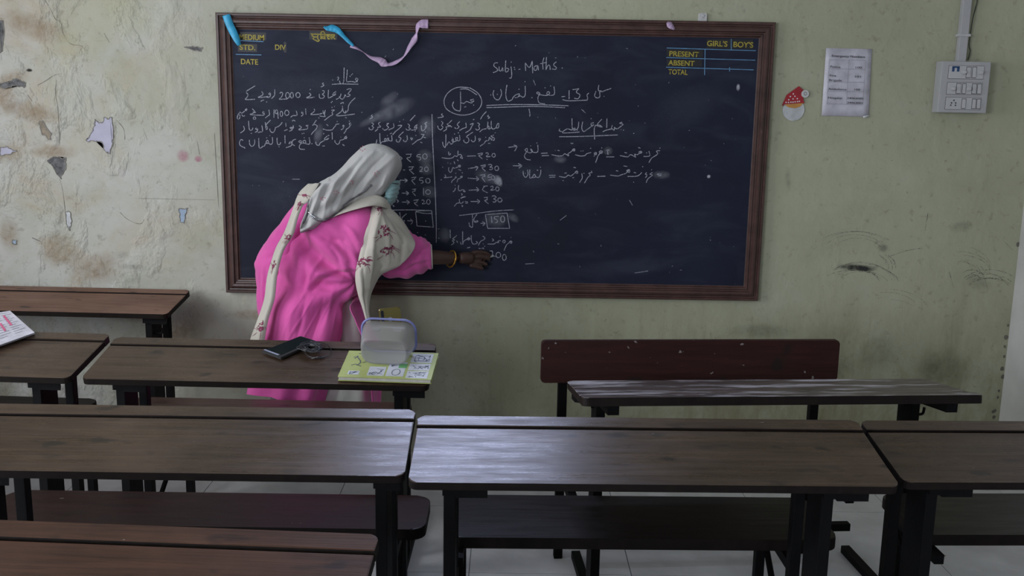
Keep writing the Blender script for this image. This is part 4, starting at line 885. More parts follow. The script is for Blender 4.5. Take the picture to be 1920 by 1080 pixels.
def pxof(p):
    d = p-CAMP; z = d.dot(FWD); return 960+F_PX*d.dot(RGT)/z, 540-F_PX*d.dot(UPV)/z
def creases(lines, p):
    """sum of ridge (+) and valley (-) strokes; each (amp, width, [points]) given where they run over the cloth"""
    x, y = pxof(p); f = 0
    for amp, w, L in lines:
        best = 1e9; tt = 0
        for i in range(len(L)-1):
            ax_, ay = L[i]; bx_, by = L[i+1]; dx, dy = bx_-ax_, by-ay; t = max(0, min(1, ((x-ax_)*dx+(y-ay)*dy)/(dx*dx+dy*dy)))
            e = math.hypot(x-ax_-t*dx, y-ay-t*dy)
            if e < best: best = e; tt = (i+t)/(len(L)-1)
        if best < 3*w: f += amp*math.exp(-(best/w)**1.6)*(.35+.65*math.sin(PI*min(max(tt, .08), .92)))
    return f
K_BACK = [(.011, 4.5, [(650, 424), (661, 436), (673, 452)]), (.012, 5, [(616, 454), (632, 468), (650, 486)]), (.011, 6, [(664, 503), (630, 505), (600, 514), (580, 534), (572, 552)]), (.010, 5, [(602, 482), (590, 506), (577, 530), (568, 556)]),
          (.011, 4.5, [(637, 454), (655, 470), (672, 491)]), (.011, 7, [(549, 448), (533, 500), (517, 560), (508, 610)]), (-.013, 5, [(672, 506), (640, 512), (606, 522), (586, 545)]), (-.010, 6, [(568, 444), (574, 500), (571, 550)]),
          (-.010, 4.5, [(621, 462), (634, 482), (640, 500)]), (-.012, 6, [(534, 500), (515, 560), (504, 620)]), (-.012, 6, [(668, 516), (672, 540), (670, 566)]), (-.009, 4.5, [(652, 436), (664, 458), (672, 476)]), (-.010, 5, [(600, 440), (616, 450), (645, 452)]),
          (.008, 6, [(560, 560), (548, 600), (540, 642)]), (-.008, 5, [(575, 560), (566, 600), (556, 642)]), (.007, 5, [(625, 540), (618, 580), (600, 630)]), (-.006, 4, [(606, 560), (598, 600), (585, 640)]),
          (.0030, 1.8, [(590, 556), (570, 590), (552, 622)]), (.0030, 1.8, [(604, 570), (584, 606), (566, 640)]), (.0030, 1.8, [(620, 566), (600, 604), (586, 640)]), (.0028, 1.8, [(574, 548), (556, 580), (540, 606)]), (.0028, 1.6, [(632, 580), (622, 610), (612, 640)]), (.0026, 1.6, [(548, 600), (536, 620), (528, 640)]), (.0026, 1.6, [(563, 600), (548, 625), (540, 642)])]
K_SL = [(-.010, 4, [(562, 392), (544, 424), (520, 480), (506, 530)]), (.005, 3.5, [(556, 380), (528, 424), (500, 474)]), (-.005, 2.2, [(500, 500), (496, 545), (500, 590)]), (-.005, 2., [(490, 496), (486, 540), (491, 585)]), (.004, 2., [(495, 500), (491, 545), (496, 590)]), (-.004, 2.5, [(540, 430), (522, 466), (500, 490)]), (.004, 2, [(508, 505), (504, 550), (506, 590)]), (-.006, 2.5, [(482, 489), (500, 484), (520, 480)])]
K_SR = [(-.006, 3, [(806, 462), (790, 470), (780, 485)]), (.005, 3, [(800, 458), (784, 464), (772, 476)]), (-.007, 3.5, [(800, 492), (780, 496), (755, 510), (735, 514)]), (.005, 3, [(806, 486), (785, 488), (760, 500)]), (-.005, 2.5, [(798, 478), (785, 478), (770, 486)])]
K_SH = [(.010, 4, [(704, 392), (690, 440), (680, 500), (684, 570)]), (-.010, 4, [(714, 396), (701, 445), (696, 500), (690, 540)]), (.009, 4, [(722, 392), (742, 420), (756, 455), (752, 490)]), (-.008, 4, [(716, 400), (728, 440), (728, 490)]), (.006, 3.5, [(700, 470), (718, 500), (704, 520)]), (-.007, 3, [(688, 470), (677, 510), (680, 550)]), (.006, 3, [(740, 410), (762, 440)]), (-.006, 3, [(735, 425), (752, 450), (764, 470)])]
K_SCF = [(.009, 5, [(738, 296), (712, 318), (690, 340), (668, 372)]), (-.007, 4, [(722, 290), (698, 312), (674, 344), (655, 378)]), (.010, 4.5, [(700, 286), (672, 316), (648, 352), (632, 390)]), (-.008, 4, [(680, 296), (655, 326), (634, 362), (622, 396)]), (.009, 4, [(650, 318), (628, 346), (612, 378), (606, 404)]),
         (-.009, 3.5, [(634, 330), (614, 352), (600, 382), (594, 408)]), (.008, 3.5, [(616, 338), (600, 360), (588, 388), (582, 416)]), (-.007, 3, [(600, 346), (588, 366), (579, 394), (573, 420)]), (.007, 2.5, [(752, 322), (744, 340), (732, 356)]), (-.006, 3, [(745, 318), (736, 338), (722, 358)]), (.006, 3, [(724, 330), (718, 345), (706, 358)])]
# tunic ------------------------------------------------------------
def lev(yl, yr, L, Rt, Yb, Yf, slit=None, mid=None, Ym=None):
    """ring of nine points: slit back edge -> back -> left -> front -> slit front edge"""
    Ym = Ym or (Yb+Yf)/2; w = Rt-L
    y = lambda f: yl+(yr-yl)*f
    sb = (Rt, yr, Ym) if not slit else (slit[0], slit[1], Ym-.02)
    sf = (Rt, yr, Ym) if not slit else (slit[2], slit[3], Ym+.05)
    e = slit[0] if slit else Rt
    if slit:
        return W3([sb, (L+.84*(e-L), y(.84), Yb+.035), (L+.55*(e-L), y(.55), Yb), (L+.22*(e-L), y(.22), Yb+.02), (L, y(0), Ym), (L+.2*w, y(.2), Yf-.03), (L+.6*w, y(.6), Yf), (Rt, yr, Ym+.04), (slit[2], slit[3], Yb+.045)])
    return W3([sb, (L+.84*(e-L), y(.84), Yb+.035), (L+.55*(e-L), y(.55), Yb), (L+.22*(e-L), y(.22), Yb+.02), (L, y(0), Ym), (L+.2*w, y(.2), Yf-.03), (L+.5*w, y(.5), Yf), (L+.8*w, y(.8), Yf-.03), sf])
lv = [lev(366, 390, 640, 716, 4.10, 4.19), lev(371, 398, 600, 726, 4.06, 4.20), lev(380, 415, 582, 732, 4.00, 4.23), lev(405, 450, 565, 728, 3.975, 4.25), lev(445, 490, 546, 716, 3.97, 4.26), lev(490, 525, 527, 698, 3.965, 4.27),
      lev(535, 556, 512, 686, 3.955, 4.27), lev(572, 572, 499, 680, 3.94, 4.27, (656, 570, 657, 572)), lev(605, 605, 496, 690, 3.925, 4.28, (648, 604, 666, 602)), lev(645, 645, 488, 702, 3.915, 4.28, (639, 645, 681, 645)),
      lev(690, 690, 478, 706, 3.915, 4.28, (627, 692, 690, 692)), lev(728, 738, 469, 706, 3.92, 4.28, (615, 738, 694, 728)), lev(739, 762, 466, 707, 3.92, 4.28, (609, 762, 697, 758))]
KS = Surf(lv)
def fold(u, v, p):
    q = Vector((p.x*2.2, p.y*2.2, p.z*1.1)); f = noise.noise(q*2.3)*.020+(1-abs(noise.noise(q*3.1+Vector((3,1,7)))*2.4))*.010
    lowr = min(max((v-.45)/.5, 0), 1)
    f += lowr*.016*math.sin(u*46+3*noise.noise(q))*(.4+.6*noise.noise(Vector((u*6, 3, 1)))+.3)
    # long soft folds fanning from the right waist across the back
    px_ = (p.x-(-.62)); pz = p.z-.92
    a = math.atan2(pz, px_+.02); r = math.hypot(px_, pz)
    if .08 < u < .6 and v < .75: f += .013*math.sin(a*9+.6)*math.exp(-((r-.22)/.16)**2)
    if v < .5: f += .010*math.sin((p.x*1.0+p.z*1.6)*34+2*noise.noise(q*2))*math.exp(-((v-.38)/.14)**2)*(1 if u < .5 else .3)
    e = min(u, 1-u)/.04
    return f*min(1, e+.25)
bm = bmesh.new(); ctr = U(600, 560, 4.11)
def disp_out(S_, fn):
    return lambda u, v, p: fn(u, v, p)
g = []
nu, nv = 260, 200
for j in range(nv+1):
    row = []
    for i in range(nu+1):
        u, v = i/nu, j/nv; p = KS.at(u, v); n = KS.nrm(u, v)
        axis = KS.at(.3, v)*.5+KS.at(.8, v)*.5
        if n.dot(p-axis) < 0: n = -n
        row.append(bm.verts.new(p+n*(fold(u, v, p)+(creases(K_BACK, p) if u < .55 else 0))))
    g.append(row)
for j in range(nv):
    for i in range(nu): bm.faces.new((g[j][i], g[j][i+1], g[j+1][i+1], g[j+1][i]))
def ring(cx, cyy, Y, rx_px, ry_px, rd, tilt=0., n=10):
    """ellipse of points: in-picture half sizes in pixels, half depth in m"""
    out = []
    for k in range(n):
        a = 2*PI*k/n; dx = rx_px*math.sin(a)*0; c = math.cos(a); s = math.sin(a)
        ux, uy = math.sin(tilt), math.cos(tilt)
        out.append(U(cx+ry_px*c*ux, cyy-ry_px*c*uy, Y+rd*s))
    return out
# right sleeve (wide) and left sleeve (loose, hanging elbow)
def sleeve(rings, seed, n=80, m=70, amp=.008, cut=None):
    S_ = Surf([ring(*r) for r in rings], closed=True)
    b = bm
    gg = []
    for j in range(m+1):
        v = j/m; row = []
        for i in range(n):
            u = i/n; p = S_.at(u, v); c = sum((S_.at(k/6, v) for k in range(6)), Vector())/6; d = (p-c).normalized()
            f = amp*(noise.noise(p*9+Vector((seed, 0, 0)))*1.2+.6*math.sin(v*30+u*9+seed)*math.sin(u*6.28+seed))
            
            if p.y < c.y+.02: f += creases(cut, p)
            row.append(b.verts.new(p+d*f))
        gg.append(row)
    for j in range(m):
        for i in range(n): b.faces.new((gg[j][i], gg[j][(i+1) % n], gg[j+1][(i+1) % n], gg[j+1][i]))
sleeve([(690, 420, 4.11, 0, 34, .075, .35), (712, 446, 4.12, 0, 54, .080, .30), (742, 468, 4.15, 0, 54, .078, .22), (770, 480, 4.195, 0, 40, .068, .10), (792, 480, 4.235, 0, 31, .064, .02), (808, 481, 4.26, 0, 22, .054, -.05)], 1.3, cut=K_SR)
def ring2(ox, oy, ix, iy, Y, rd, n=10):
    return [U((ox+ix)/2+(ox-ix)/2*math.cos(a), (oy+iy)/2+(oy-iy)/2*math.cos(a), Y+rd*math.sin(a)) for a in [2*PI*k/n for k in range(n)]]
_ring = ring
def ring(*r): return ring2(*r[:6]) if len(r) == 6 else _ring(*r)
sleeve([(590, 352, 616, 390, 4.11, .05), (564, 374, 594, 412, 4.12, .062), (533, 408, 574, 448, 4.12, .066), (506, 445, 558, 492, 4.12, .066), (480, 485, 538, 528, 4.13, .062), (480, 512, 532, 550, 4.14, .058), (482, 550, 524, 575, 4.15, .052), (486, 588, 517, 603, 4.16, .045), (491, 614, 511, 622, 4.16, .03)], 4.1, amp=.006, cut=K_SL)
kurta = rel(fin('tunic', bm, M_pink, smooth=True, label='pink knee-length tunic'), woman); solid(kurta, .003)
# cuff piping
bm = bmesh.new(); rg = ring(809, 481, 4.262, 0, 21.5, .049, -.05, 24); add_tube(bm, rg+[rg[0]], .0045, 8, False)
cf = fin('cuff_piping', bm, M_shawl, smooth=True); cf.parent = kurta; bpy.context.view_layer.update(); cf.matrix_parent_inverse = kurta.matrix_world.inverted()

# trousers
bm = bmesh.new()
def leg_tube(rows, seed):
    S_ = Surf([[U(cx+r*math.cos(a), cyy, Y+rd*math.sin(a)) for a in [2*PI*k/10 for k in range(10)]] for cx, cyy, Y, r, rd in rows], closed=True)
    n, m = 40, 50; gg = []
    for j in range(m+1):
        row = []
        for i in range(n):
            u, v = i/n, j/m; p = S_.at(u, v); c = sum((S_.at(k/6, v) for k in range(6)), Vector())/6; d = (p-c).normalized()
            row.append(bm.verts.new(p+d*(.008*math.sin(u*6.283*7+seed+2*v)+.008*noise.noise(p*8))))
        gg.append(row)
    for j in range(m):
        for i in range(n): bm.faces.new((gg[j][i], gg[j][(i+1) % n], gg[j+1][(i+1) % n], gg[j+1][i]))
leg_tube([(640, 560, 4.14, 26, .08), (648, 600, 4.135, 28, .08), (656, 650, 4.13, 34, .085), (656, 710, 4.11, 40, .10), (652, 760, 4.08, 47, .10), (648, 820, 4.10, 36, .08), (644, 872, 4.12, 24, .06)], 1)
leg_tube([(565, 560, 4.12, 30, .10), (560, 600, 4.10, 36, .11), (556, 650, 4.09, 40, .11), (553, 710, 4.08, 42, .11), (553, 760, 4.09, 40, .10), (553, 820, 4.10, 34, .08), (553, 872, 4.12, 24, .06)], 2)
solid(rel(fin('trousers', bm, M_trou, smooth=True, label='white loose trousers'), woman), .003)
for x in (640, 553):
    c = U(x, 868, 4.13); bm = bmesh.new()
    pts = [(c.x+.045*math.cos(a)*(1 if math.sin(a) > 0 else .8), c.y+.055+.125*math.sin(a)) for a in [2*PI*k/18 for k in range(18)]]
    add_prism(bm, pts, 0, .018, .004); add_tube(bm, [(c.x-.045, c.y+.10, .012), (c.x-.03, c.y+.11, .05), (c.x, c.y+.115, .058), (c.x+.03, c.y+.11, .05), (c.x+.045, c.y+.10, .012)], .007, 6)
    rel(fin('sandal', bm, M_hair), woman)

# cream printed shawl: right panel over the shoulder and arm, neck wrap, left panel hanging
def panel(name, rows, mat, nu, nv, seed, amp=.006, parent=woman, wave=9, lab=None, cr=None):
    S_ = Surf(rows); bm = bmesh.new()
    def d(u, v, p): return amp*(noise.noise(p*7+Vector((seed, 0, 0)))+.5*math.sin(u*wave+seed+2*v))+(creases(cr, p) if cr else 0)
    S_.mesh(bm, nu, nv, d, CAMP); o = rel(fin(name, bm, mat, smooth=True), parent)
    if lab: o['label'] = lab
    solid(o, .003); o['_s'] = 0; del o['_s']; return o, S_, d
Rr_ = [W3(r) for r in (
 [(698, 380, 4.06), (706, 379, 4.045), (716, 380, 4.07), (725, 384, 4.11)],
 [(694, 402, 4.005), (708, 400, 3.99), (728, 400, 4.03), (747, 406, 4.10)],
 [(686, 430, 3.975), (706, 428, 3.965), (738, 428, 4.01), (768, 436, 4.13)],
 [(678, 462, 3.965), (700, 460, 3.955), (735, 458, 4.01), (778, 462, 4.10)],
 [(671, 492, 3.955), (690, 492, 3.945), (722, 492, 4.01), (752, 496, 4.07)],
 [(667, 520, 3.95), (682, 520, 3.935), (700, 518, 3.98), (714, 514, 4.04)],
 [(671, 550, 3.945), (680, 550, 3.93), (689, 548, 3.955), (697, 545, 4.0)],
 [(680, 580, 3.945), (684, 580, 3.935), (689, 580, 3.945), (693, 578, 3.97)],
 [(688, 606, 3.95), (690, 606, 3.945), (693, 606, 3.95), (695, 604, 3.96)])]
shR, SR, dR = panel('shawl', Rr_, M_shawl, 60, 110, 2., .007, cr=K_SH, lab='cream shawl with maroon rose print')
Ll_ = [W3(r) for r in (
 [(579, 346, 4.060), (585, 345, 4.04), (592, 345, 4.02), (599, 346, 4.01)],
 [(563, 360, 4.040), (572, 360, 3.99), (580, 361, 3.97), (589, 362, 3.965)],
 [(556, 373, 4.010), (565, 373, 3.98), (571, 375, 3.955), (578, 378, 3.95)],
 [(552, 385, 4.000), (557.3, 385, 3.967), (562.6, 385, 3.955), (568, 385, 3.959)],
 [(543, 410, 3.990), (548.0, 410, 3.957), (552.9, 410, 3.945), (558, 410, 3.949)],
 [(531, 440, 3.985), (537.3, 440, 3.952), (543.5, 440, 3.940), (550, 440, 3.944)],
 [(516, 470, 3.980), (521.3, 470, 3.947), (526.6, 470, 3.935), (532, 470, 3.939)],
 [(503, 515, 3.970), (508.6, 515, 3.937), (514.2, 515, 3.925), (520, 515, 3.929)],
 [(495, 560, 3.955), (501.6, 560, 3.922), (508.2, 560, 3.910), (515, 560, 3.914)],
 [(482, 600, 3.940), (488.9, 600, 3.909), (495.9, 600, 3.897), (503, 600, 3.901)],
 [(469, 638, 3.935), (477.9, 638, 3.900), (486.8, 638, 3.888), (496, 638, 3.892)],
 [(462, 675, 3.935), (471.2, 675, 3.900), (480.5, 675, 3.888), (490, 675, 3.892)],
 )]
shL, SL, dL = panel('shawl', Ll_, M_shawl, 16, 70, 5., .004, wave=7, lab='cream shawl end hanging down the back')
Nn = [W3(r) for r in (
 [(626, 396, 4.06), (640, 382, 4.06), (672, 370, 4.06), (700, 366, 4.06), (720, 372, 4.065), (730, 382, 4.12)],
 [(624, 403, 4.02), (640, 392, 4.015), (676, 380, 4.015), (703, 376, 4.025), (722, 380, 4.045), (733, 389, 4.11)],
 [(622, 409, 3.985), (640, 401, 3.965), (680, 389, 3.96), (704, 385, 3.99), (721, 389, 4.035), (731, 395, 4.10)])]
nk, _, _ = panel('neck_wrap', Nn, M_shawl, 40, 12, 8., .004, wave=5)
# rose prints: small scribbled blooms laid on the shawl surfaces
def rose(S_, dfn, u0, v0, su, sv, seed, parent, leafy=True):
    r = random.Random(seed); bm = bmesh.new()
    def pt(a, b):
        u, v = min(max(a, 0.01), .99), min(max(b, .01), .99); p = S_.at(u, v); n = S_.nrm(u, v)
        if n.dot(CAMP-p) < 0: n = -n
        m = S_.nrm(u, v); m = -m if m.dot(p-CAMP) < 0 else m
        return p+m*dfn(u, v, p)+n*.0032, n
    def line(L, w):
        P_ = [pt(*q) for q in L]; prev = None
        for i, (p, n) in enumerate(P_):
            t = P_[min(i+1, len(P_)-1)][0]-P_[max(i-1, 0)][0]; s = t.cross(n).normalized()*w*(1-.5*abs(2*i/(len(P_)-1)-1))
            c = (bm.verts.new(p+s), bm.verts.new(p-s))
            if prev: bm.faces.new((prev[0], prev[1], c[1], c[0]))
            prev = c
    for k in range(17):                                          # short overlapping petal strokes
        rr_ = math.sqrt(r.random())*.8; a0 = r.uniform(0, 6.28); b0 = r.uniform(0, 6.28); ln = r.uniform(.25, .5)
        cx_, cy_ = rr_*math.cos(a0), rr_*math.sin(a0)
        line([(u0+su*(cx_+ln*.22*t*math.cos(b0+.25*t)), v0+sv*(cy_+ln*.22*t*math.sin(b0+.25*t))) for t in range(-3, 4)], r.uniform(.0016, .0036))
    if leafy:
        for k in range(4):
            a = r.uniform(-.4, 3.4); line([(u0+su*(.8+.22*t)*math.cos(a+.05*t), v0+sv*(.8+.26*t)*math.sin(a+.08*t)) for t in range(5)], .0010)
    o = fin('rose_print', bm, M_rose); o.parent = parent; bpy.context.view_layer.update(); o.matrix_parent_inverse = parent.matrix_world.inverted()
for (u0, v0, su, sv, sd) in ((.42, .09, .13, .035, 1), (.48, .28, .13, .055, 2), (.60, .41, .12, .05, 3), (.2, .50, .24, .055, 4)): rose(SR, dR, u0, v0, su, sv, sd, shR)
for (u0, v0, su, sv, sd) in ((.45, .13, .3, .02, 7), (.55, .25, .35, .035, 8), (.6, .47, .3, .022, 9), (.5, .60, .3, .02, 10), (.5, .85, .38, .03, 11)): rose(SL, dL, u0, v0, su, sv, sd, shL)

# headscarf: closed loft from the face opening to the pointed tail
def hs(tx, ty, bx, by, Yc, rd, bul=0., n=12):
    """closed row; top and bottom pixel, centre depth, half depth"""
    out = []
    cx, cyy = (tx+bx)/2, (ty+by)/2; hx, hy = (tx-bx)/2, (ty-by)/2
    for k in range(n):
        a = 2*PI*k/n; out.append(U(cx+hx*math.cos(a), cyy+hy*math.cos(a), Yc-rd*(math.copysign(abs(math.sin(a))**(.62 if math.sin(a) > 0 else 1), math.sin(a)))))
    return out
HSr = [hs(752, 318, 730, 356, 4.20, .070), hs(753, 306, 722, 362, 4.185, .095), hs(745, 290, 712, 372, 4.17, .112), hs(726, 275, 700, 381, 4.16, .120), hs(702, 270, 688, 385, 4.15, .122), hs(680, 277, 672, 388, 4.135, .120), hs(660, 296, 655, 394, 4.115, .115), hs(640, 319, 637, 402, 4.08, .105), hs(618, 335, 618, 416, 4.05, .098), hs(596, 346, 600, 425, 4.035, .09), hs(581, 368, 586, 430, 4.01, .07), hs(572, 400, 575, 431, 3.985, .035), hs(563, 428, 563, 433, 3.955, .010)]
HS = Surf(HSr, closed=True)
def hsd(u, v, p):
    k = max(0, (v-.30)/.7)
    f = .004*noise.noise(p*11)+.0085*k*math.sin(u*30+4*v+1.5*noise.noise(p*5))+.0055*min(1, k*3)*math.sin(u*55+1)
    f += .0045*math.exp(-((v-.16)/.05)**2)*(1 if u < .6 else 0)           # fold behind the rim
    f += .0035*math.sin(v*34+u*8)*(1-min(1, v*2.2))*math.sin(u*6.28)
    return f
bm = bmesh.new(); nu, nv = 200, 190; g = []
for j in range(nv+1):
    row = []; v = j/nv; c = sum((HS.at(k/6, v) for k in range(6)), Vector())/6
    for i in range(nu):
        u = i/nu; p = HS.at(u, v); row.append(bm.verts.new(p+(p-c).normalized()*(hsd(u, v, p)+(creases(K_SCF, p) if p.y < c.y+.02 else 0))))
    g.append(row)
for j in range(nv):
    for i in range(nu): bm.faces.new((g[j][i], g[j][(i+1) % nu], g[j+1][(i+1) % nu], g[j+1][i]))
scarf = rel(fin('headscarf', bm, M_scarf, smooth=True, label='white headscarf with silver border'), woman); solid(scarf, .0022)
def hpt(u, v, off=.004):
    p = HS.at(u, v); c = sum((HS.at(k/6, v) for k in range(6)), Vector())/6; d = (p-c).normalized(); return p+d*(hsd(u, v, p)+creases(K_SCF, p)+off)
def sub(o, parent):
    o.parent = parent; bpy.context.view_layer.update(); o.matrix_parent_inverse = parent.matrix_world.inverted(); return o
def nearest_uv(px, py):
    """surface parameter of the camera-side point of the scarf that lies at a pixel"""
    best = None; d = ray(px, py)
    for i in range(60):
        for j in range(60):
            u, v = i/120, j/60; p = HS.at(u, v); q = p-CAMP; e = (q-d*q.dot(d)).length
            if best is None or e < best[0]: best = (e, u, v)
    return best[1], best[2]
def trim(pix, w, mat, name='silver_trim'):
    Pp = [hpt(*nearest_uv(*q), .006) for q in pix]; bm = bmesh.new(); Q = [crom(Pp, i/5) for i in range((len(Pp)-1)*5+1)]
    add_tube(bm, Q, [w*(1+.35*math.sin(i*2.1)) for i in range(len(Q))], 6); return sub(fin(name, bm, mat, smooth=True), scarf)
M_trim = simple('grey_silver_braid', (.13, .12, .14), .4, .5, .5, 90)
trim([(697, 345), (682, 358), (660, 372), (645, 382), (628, 398), (612, 408), (598, 411)], .0036, M_trim); trim([(578, 397), (588, 405), (600, 409), (612, 408)], .0042, M_silver); trim([(580, 402), (590, 409), (603, 412)], .0030, M_silver)
trim([(600, 344), (588, 362), (580, 380), (576, 397), (570, 420)], .0028, M_trim)
M_motif = simple('faded_pink_motif', (.36, .16, .20), .8)
for (x, y) in ((679, 280), (706, 326), (659, 342), (605, 372), (630, 362)):
    for k in range(5):
        a = k*1.2566; u, v = nearest_uv(x+3.2*math.cos(a), y+3.2*math.sin(a)); p = hpt(u, v, .003); bm = bmesh.new()
        r = bmesh.ops.create_icosphere(bm, subdivisions=1, radius=.0032)
        for vv in r['verts']: vv.co = Vector((vv.co.x, vv.co.y*.3, vv.co.z))+p
        sub(fin('embroidered_dot', bm, M_motif), scarf)

# mask, glasses, bangle, chalk
Mr = [W3(r) for r in ([(722, 345, 4.115), (734, 341, 4.115), (744, 338, 4.15), (750, 339, 4.22)], [(720, 356, 4.105), (733, 354, 4.10), (744, 351, 4.14), (749, 352, 4.22)], [(719, 366, 4.10), (731, 366, 4.095), (741, 364, 4.13), (746, 366, 4.21)], [(717, 376, 4.10), (727, 378, 4.095), (736, 376, 4.13), (740, 378, 4.20)], [(712, 386, 4.11), (720, 390, 4.10), (728, 388, 4.13), (732, 386, 4.18)])]
Sm = Surf(Mr); bm = bmesh.new(); Sm.mesh(bm, 20, 36, lambda u, v, p: .0022*math.sin(v*40)*(1 if .15 < v < .85 else 0)+.004*noise.noise(p*14), CAMP)
mk_ = rel(fin('face_mask', bm, M_mask, smooth=True, label='pale teal pleated face mask'), woman); solid(mk_, .002)
bm = bmesh.new(); add_tube(bm, [crom(W3([(724, 347, 4.10), (712, 350, 4.085), (704, 352, 4.09), (706, 360, 4.09), (718, 372, 4.095)]), i/5) for i in range(21)], .0012, 6); sub(fin('ear_loop', bm, M_mask), mk_)
gl = bmesh.new(); add_tube(gl, W3([(730, 344, 4.105), (742, 344, 4.12), (748, 345, 4.16)]), .0016, 6); rg = [hp(.095, .030+.02*math.cos(a), -.002+.016*math.sin(a)) for a in [2*PI*k/16 for k in range(17)]]; add_tube(gl, rg, .0014, 6, False)
rg = [hp(.095, -.030+.02*math.cos(a), -.002+.016*math.sin(a)) for a in [2*PI*k/16 for k in range(17)]]; add_tube(gl, rg, .0014, 6, False); add_tube(gl, [hp(.097, -.010, .003), hp(.099, 0, .006), hp(.097, .010, .003)], .0014, 6)
rel(fin('spectacles', gl, M_black), woman)
ax = (U(858, 485, 4.335)-U(815, 482, 4.268)).normalized(); c = U(846, 485.5, 4.322); s1_ = ax.cross(Vector((0, 0, 1))).normalized(); s2_ = s1_.cross(ax)
bm = bmesh.new(); ringp = [c+(s1_*math.cos(a)+s2_*math.sin(a))*.037+ax*.005*math.sin(a) for a in [2*PI*k/28 for k in range(29)]]
add_tube(bm, ringp, [.0042*(1+.25*math.sin(i*3)) for i in range(29)], 8, False); rel(fin('bangle', bm, M_gold, smooth=True, label='gold bangle'), woman)
bm = bmesh.new(); rc = U(909, 495, 4.402); add_tube(bm, [rc+Vector((.001, .0095*math.cos(a), .0095*math.sin(a))) for a in [2*PI*k/14 for k in range(15)]], .0016, 6, False); rel(fin('finger_ring', bm, M_gold, smooth=True), woman)
bm = bmesh.new(); add_tube(bm, [U(917, 482, 4.412), U(925, 479.5, 4.4265)], .0045, 8)
setp(fin('chalk_stick', bm, M_white), label='short white chalk stick held in the writing hand', cat='chalk')

# ------------------------------------------------------------------ things on the desks
def on(T_, px, py, off=0.):
    """point of the tilted desktop seen at a pixel, off above it"""
    n = (T_.to_3x3()@Vector((0, 0, 1))).normalized(); o = T_.translation+n*off; d = ray(px, py); return CAMP+d*((o-CAMP).dot(n)/d.dot(n))
def hexa(name, T_, pix, h0, h1, mat, parent, bev=.001, hb=None):
    bm = bmesh.new(); nrm = (T_.to_3x3()@Vector((0, 0, 1))).normalized(); hb = h0 if hb is None else hb
    B0 = [on(T_, *p, hb)+nrm*(h0-hb) for p in pix]; B1 = [p+nrm*(h1-h0) for p in B0]
    a = [bm.verts.new(p) for p in B0]; b = [bm.verts.new(p) for p in B1]; k = len(pix)
    bm.faces.new(a[::-1]); bm.faces.new(b)
    for i in range(k): bm.faces.new((a[i], a[(i+1) % k], b[(i+1) % k], b[i]))
    if bev: bmesh.ops.bevel(bm, geom=list(bm.edges), offset=bev, segments=2, affect='EDGES')
    return rel(fin(name, bm, mat), parent)
T3 = D['row3'][1]; N3 = (T3.to_3x3()@Vector((0, 0, 1))).normalized(); X3 = (T3.to_3x3()@Vector((1, 0, 0))).normalized(); Y3 = (T3.to_3x3()@Vector((0, 1, 0))).normalized()
M_pages = simple('book_pages', (.50, .49, .44), .8, 0, .1, 60)
M_yel = simple('lime_yellow_cover', (.37, .42, .14), .35, 0, .12, 8); M_panel = simple('pale_cover_panel', (.52, .54, .60), .35); M_line = simple('cover_line_drawing', (.07, .09, .13), .6); M_grn = simple('green_print', (.12, .34, .12), .6)
tb = empty('textbook', on(T3, 728, 690), label='lime-yellow textbook with pale picture panels lying on the desk corner', cat='book')
TBH = .0215; bk = [(634.5, 705.5), (807, 711.5), (821, 662.5), (655.5, 657.5)]; bc = [(633, 706), (808.5, 712), (822.5, 662), (654.5, 657)]
hexa('pages', T3, bk, .0075, .0192, M_pages, tb, .0008, hb=TBH)
hexa('cover', T3, bc, .0192, TBH, M_yel, tb, .0006, hb=TBH)
hexa('cover', T3, bc, .0048, .0072, M_yel, tb, .0006, hb=TBH)
def bq(u, v):   # cover coordinates -> pixel at the cover height
    A0, B0, C0, D0 = (633, 706), (808.5, 712), (822.5, 662), (654.5, 657)
    return ((A0[0]*(1-u)+B0[0]*u)*(1-v)+(D0[0]*(1-u)+C0[0]*u)*v, (A0[1]*(1-u)+B0[1]*u)*(1-v)+(D0[1]*(1-u)+C0[1]*u)*v)
def decal(name, uv, mat, off=.0004):
    bm = bmesh.new(); bm.faces.new([bm.verts.new(on(T3, *bq(*q), TBH+off)) for q in uv]); return rel(fin(name, bm, mat), tb)
def dline(name, lines, mat, w=.0011, off=.0009):
    bm = bmesh.new()
    for L in lines:
        P_ = [on(T3, *bq(*q), TBH+off) for q in L]; prev = None
        for i, p in enumerate(P_):
            t = P_[min(i+1, len(P_)-1)]-P_[max(i-1, 0)]; s = t.cross(N3).normalized()*w; cc = (bm.verts.new(p+s), bm.verts.new(p-s))
            if prev: bm.faces.new((prev[0], prev[1], cc[1], cc[0]))
            prev = cc
    return rel(fin(name, bm, mat, kind='stuff'), tb)
rc4 = lambda a, b, c, d: [(a, b), (c, b), (c, d), (a, d)]
for q in ((.09, .10, .21, .24), (.30, .08, .48, .42), (.50, .08, .69, .62), (.72, .04, .95, .30), (.72, .33, .95, .58), (.72, .62, .95, .95)): decal('cover_panel', rc4(*q), M_panel)
decal('cover_panel', rc4(.61, .40, .70, .56), M_grn, .0007)
rb = random.Random(11)
def scrib(a, b, c, d, n=5):
    L = []
    for _ in range(n):
        x, y = rb.uniform(a, c), rb.uniform(b, d); L.append([(min(max(x+rb.uniform(-.03, .03)*k, a), c), min(max(y+rb.uniform(-.05, .05)*k, b), d)) for k in range(4)])
    return L
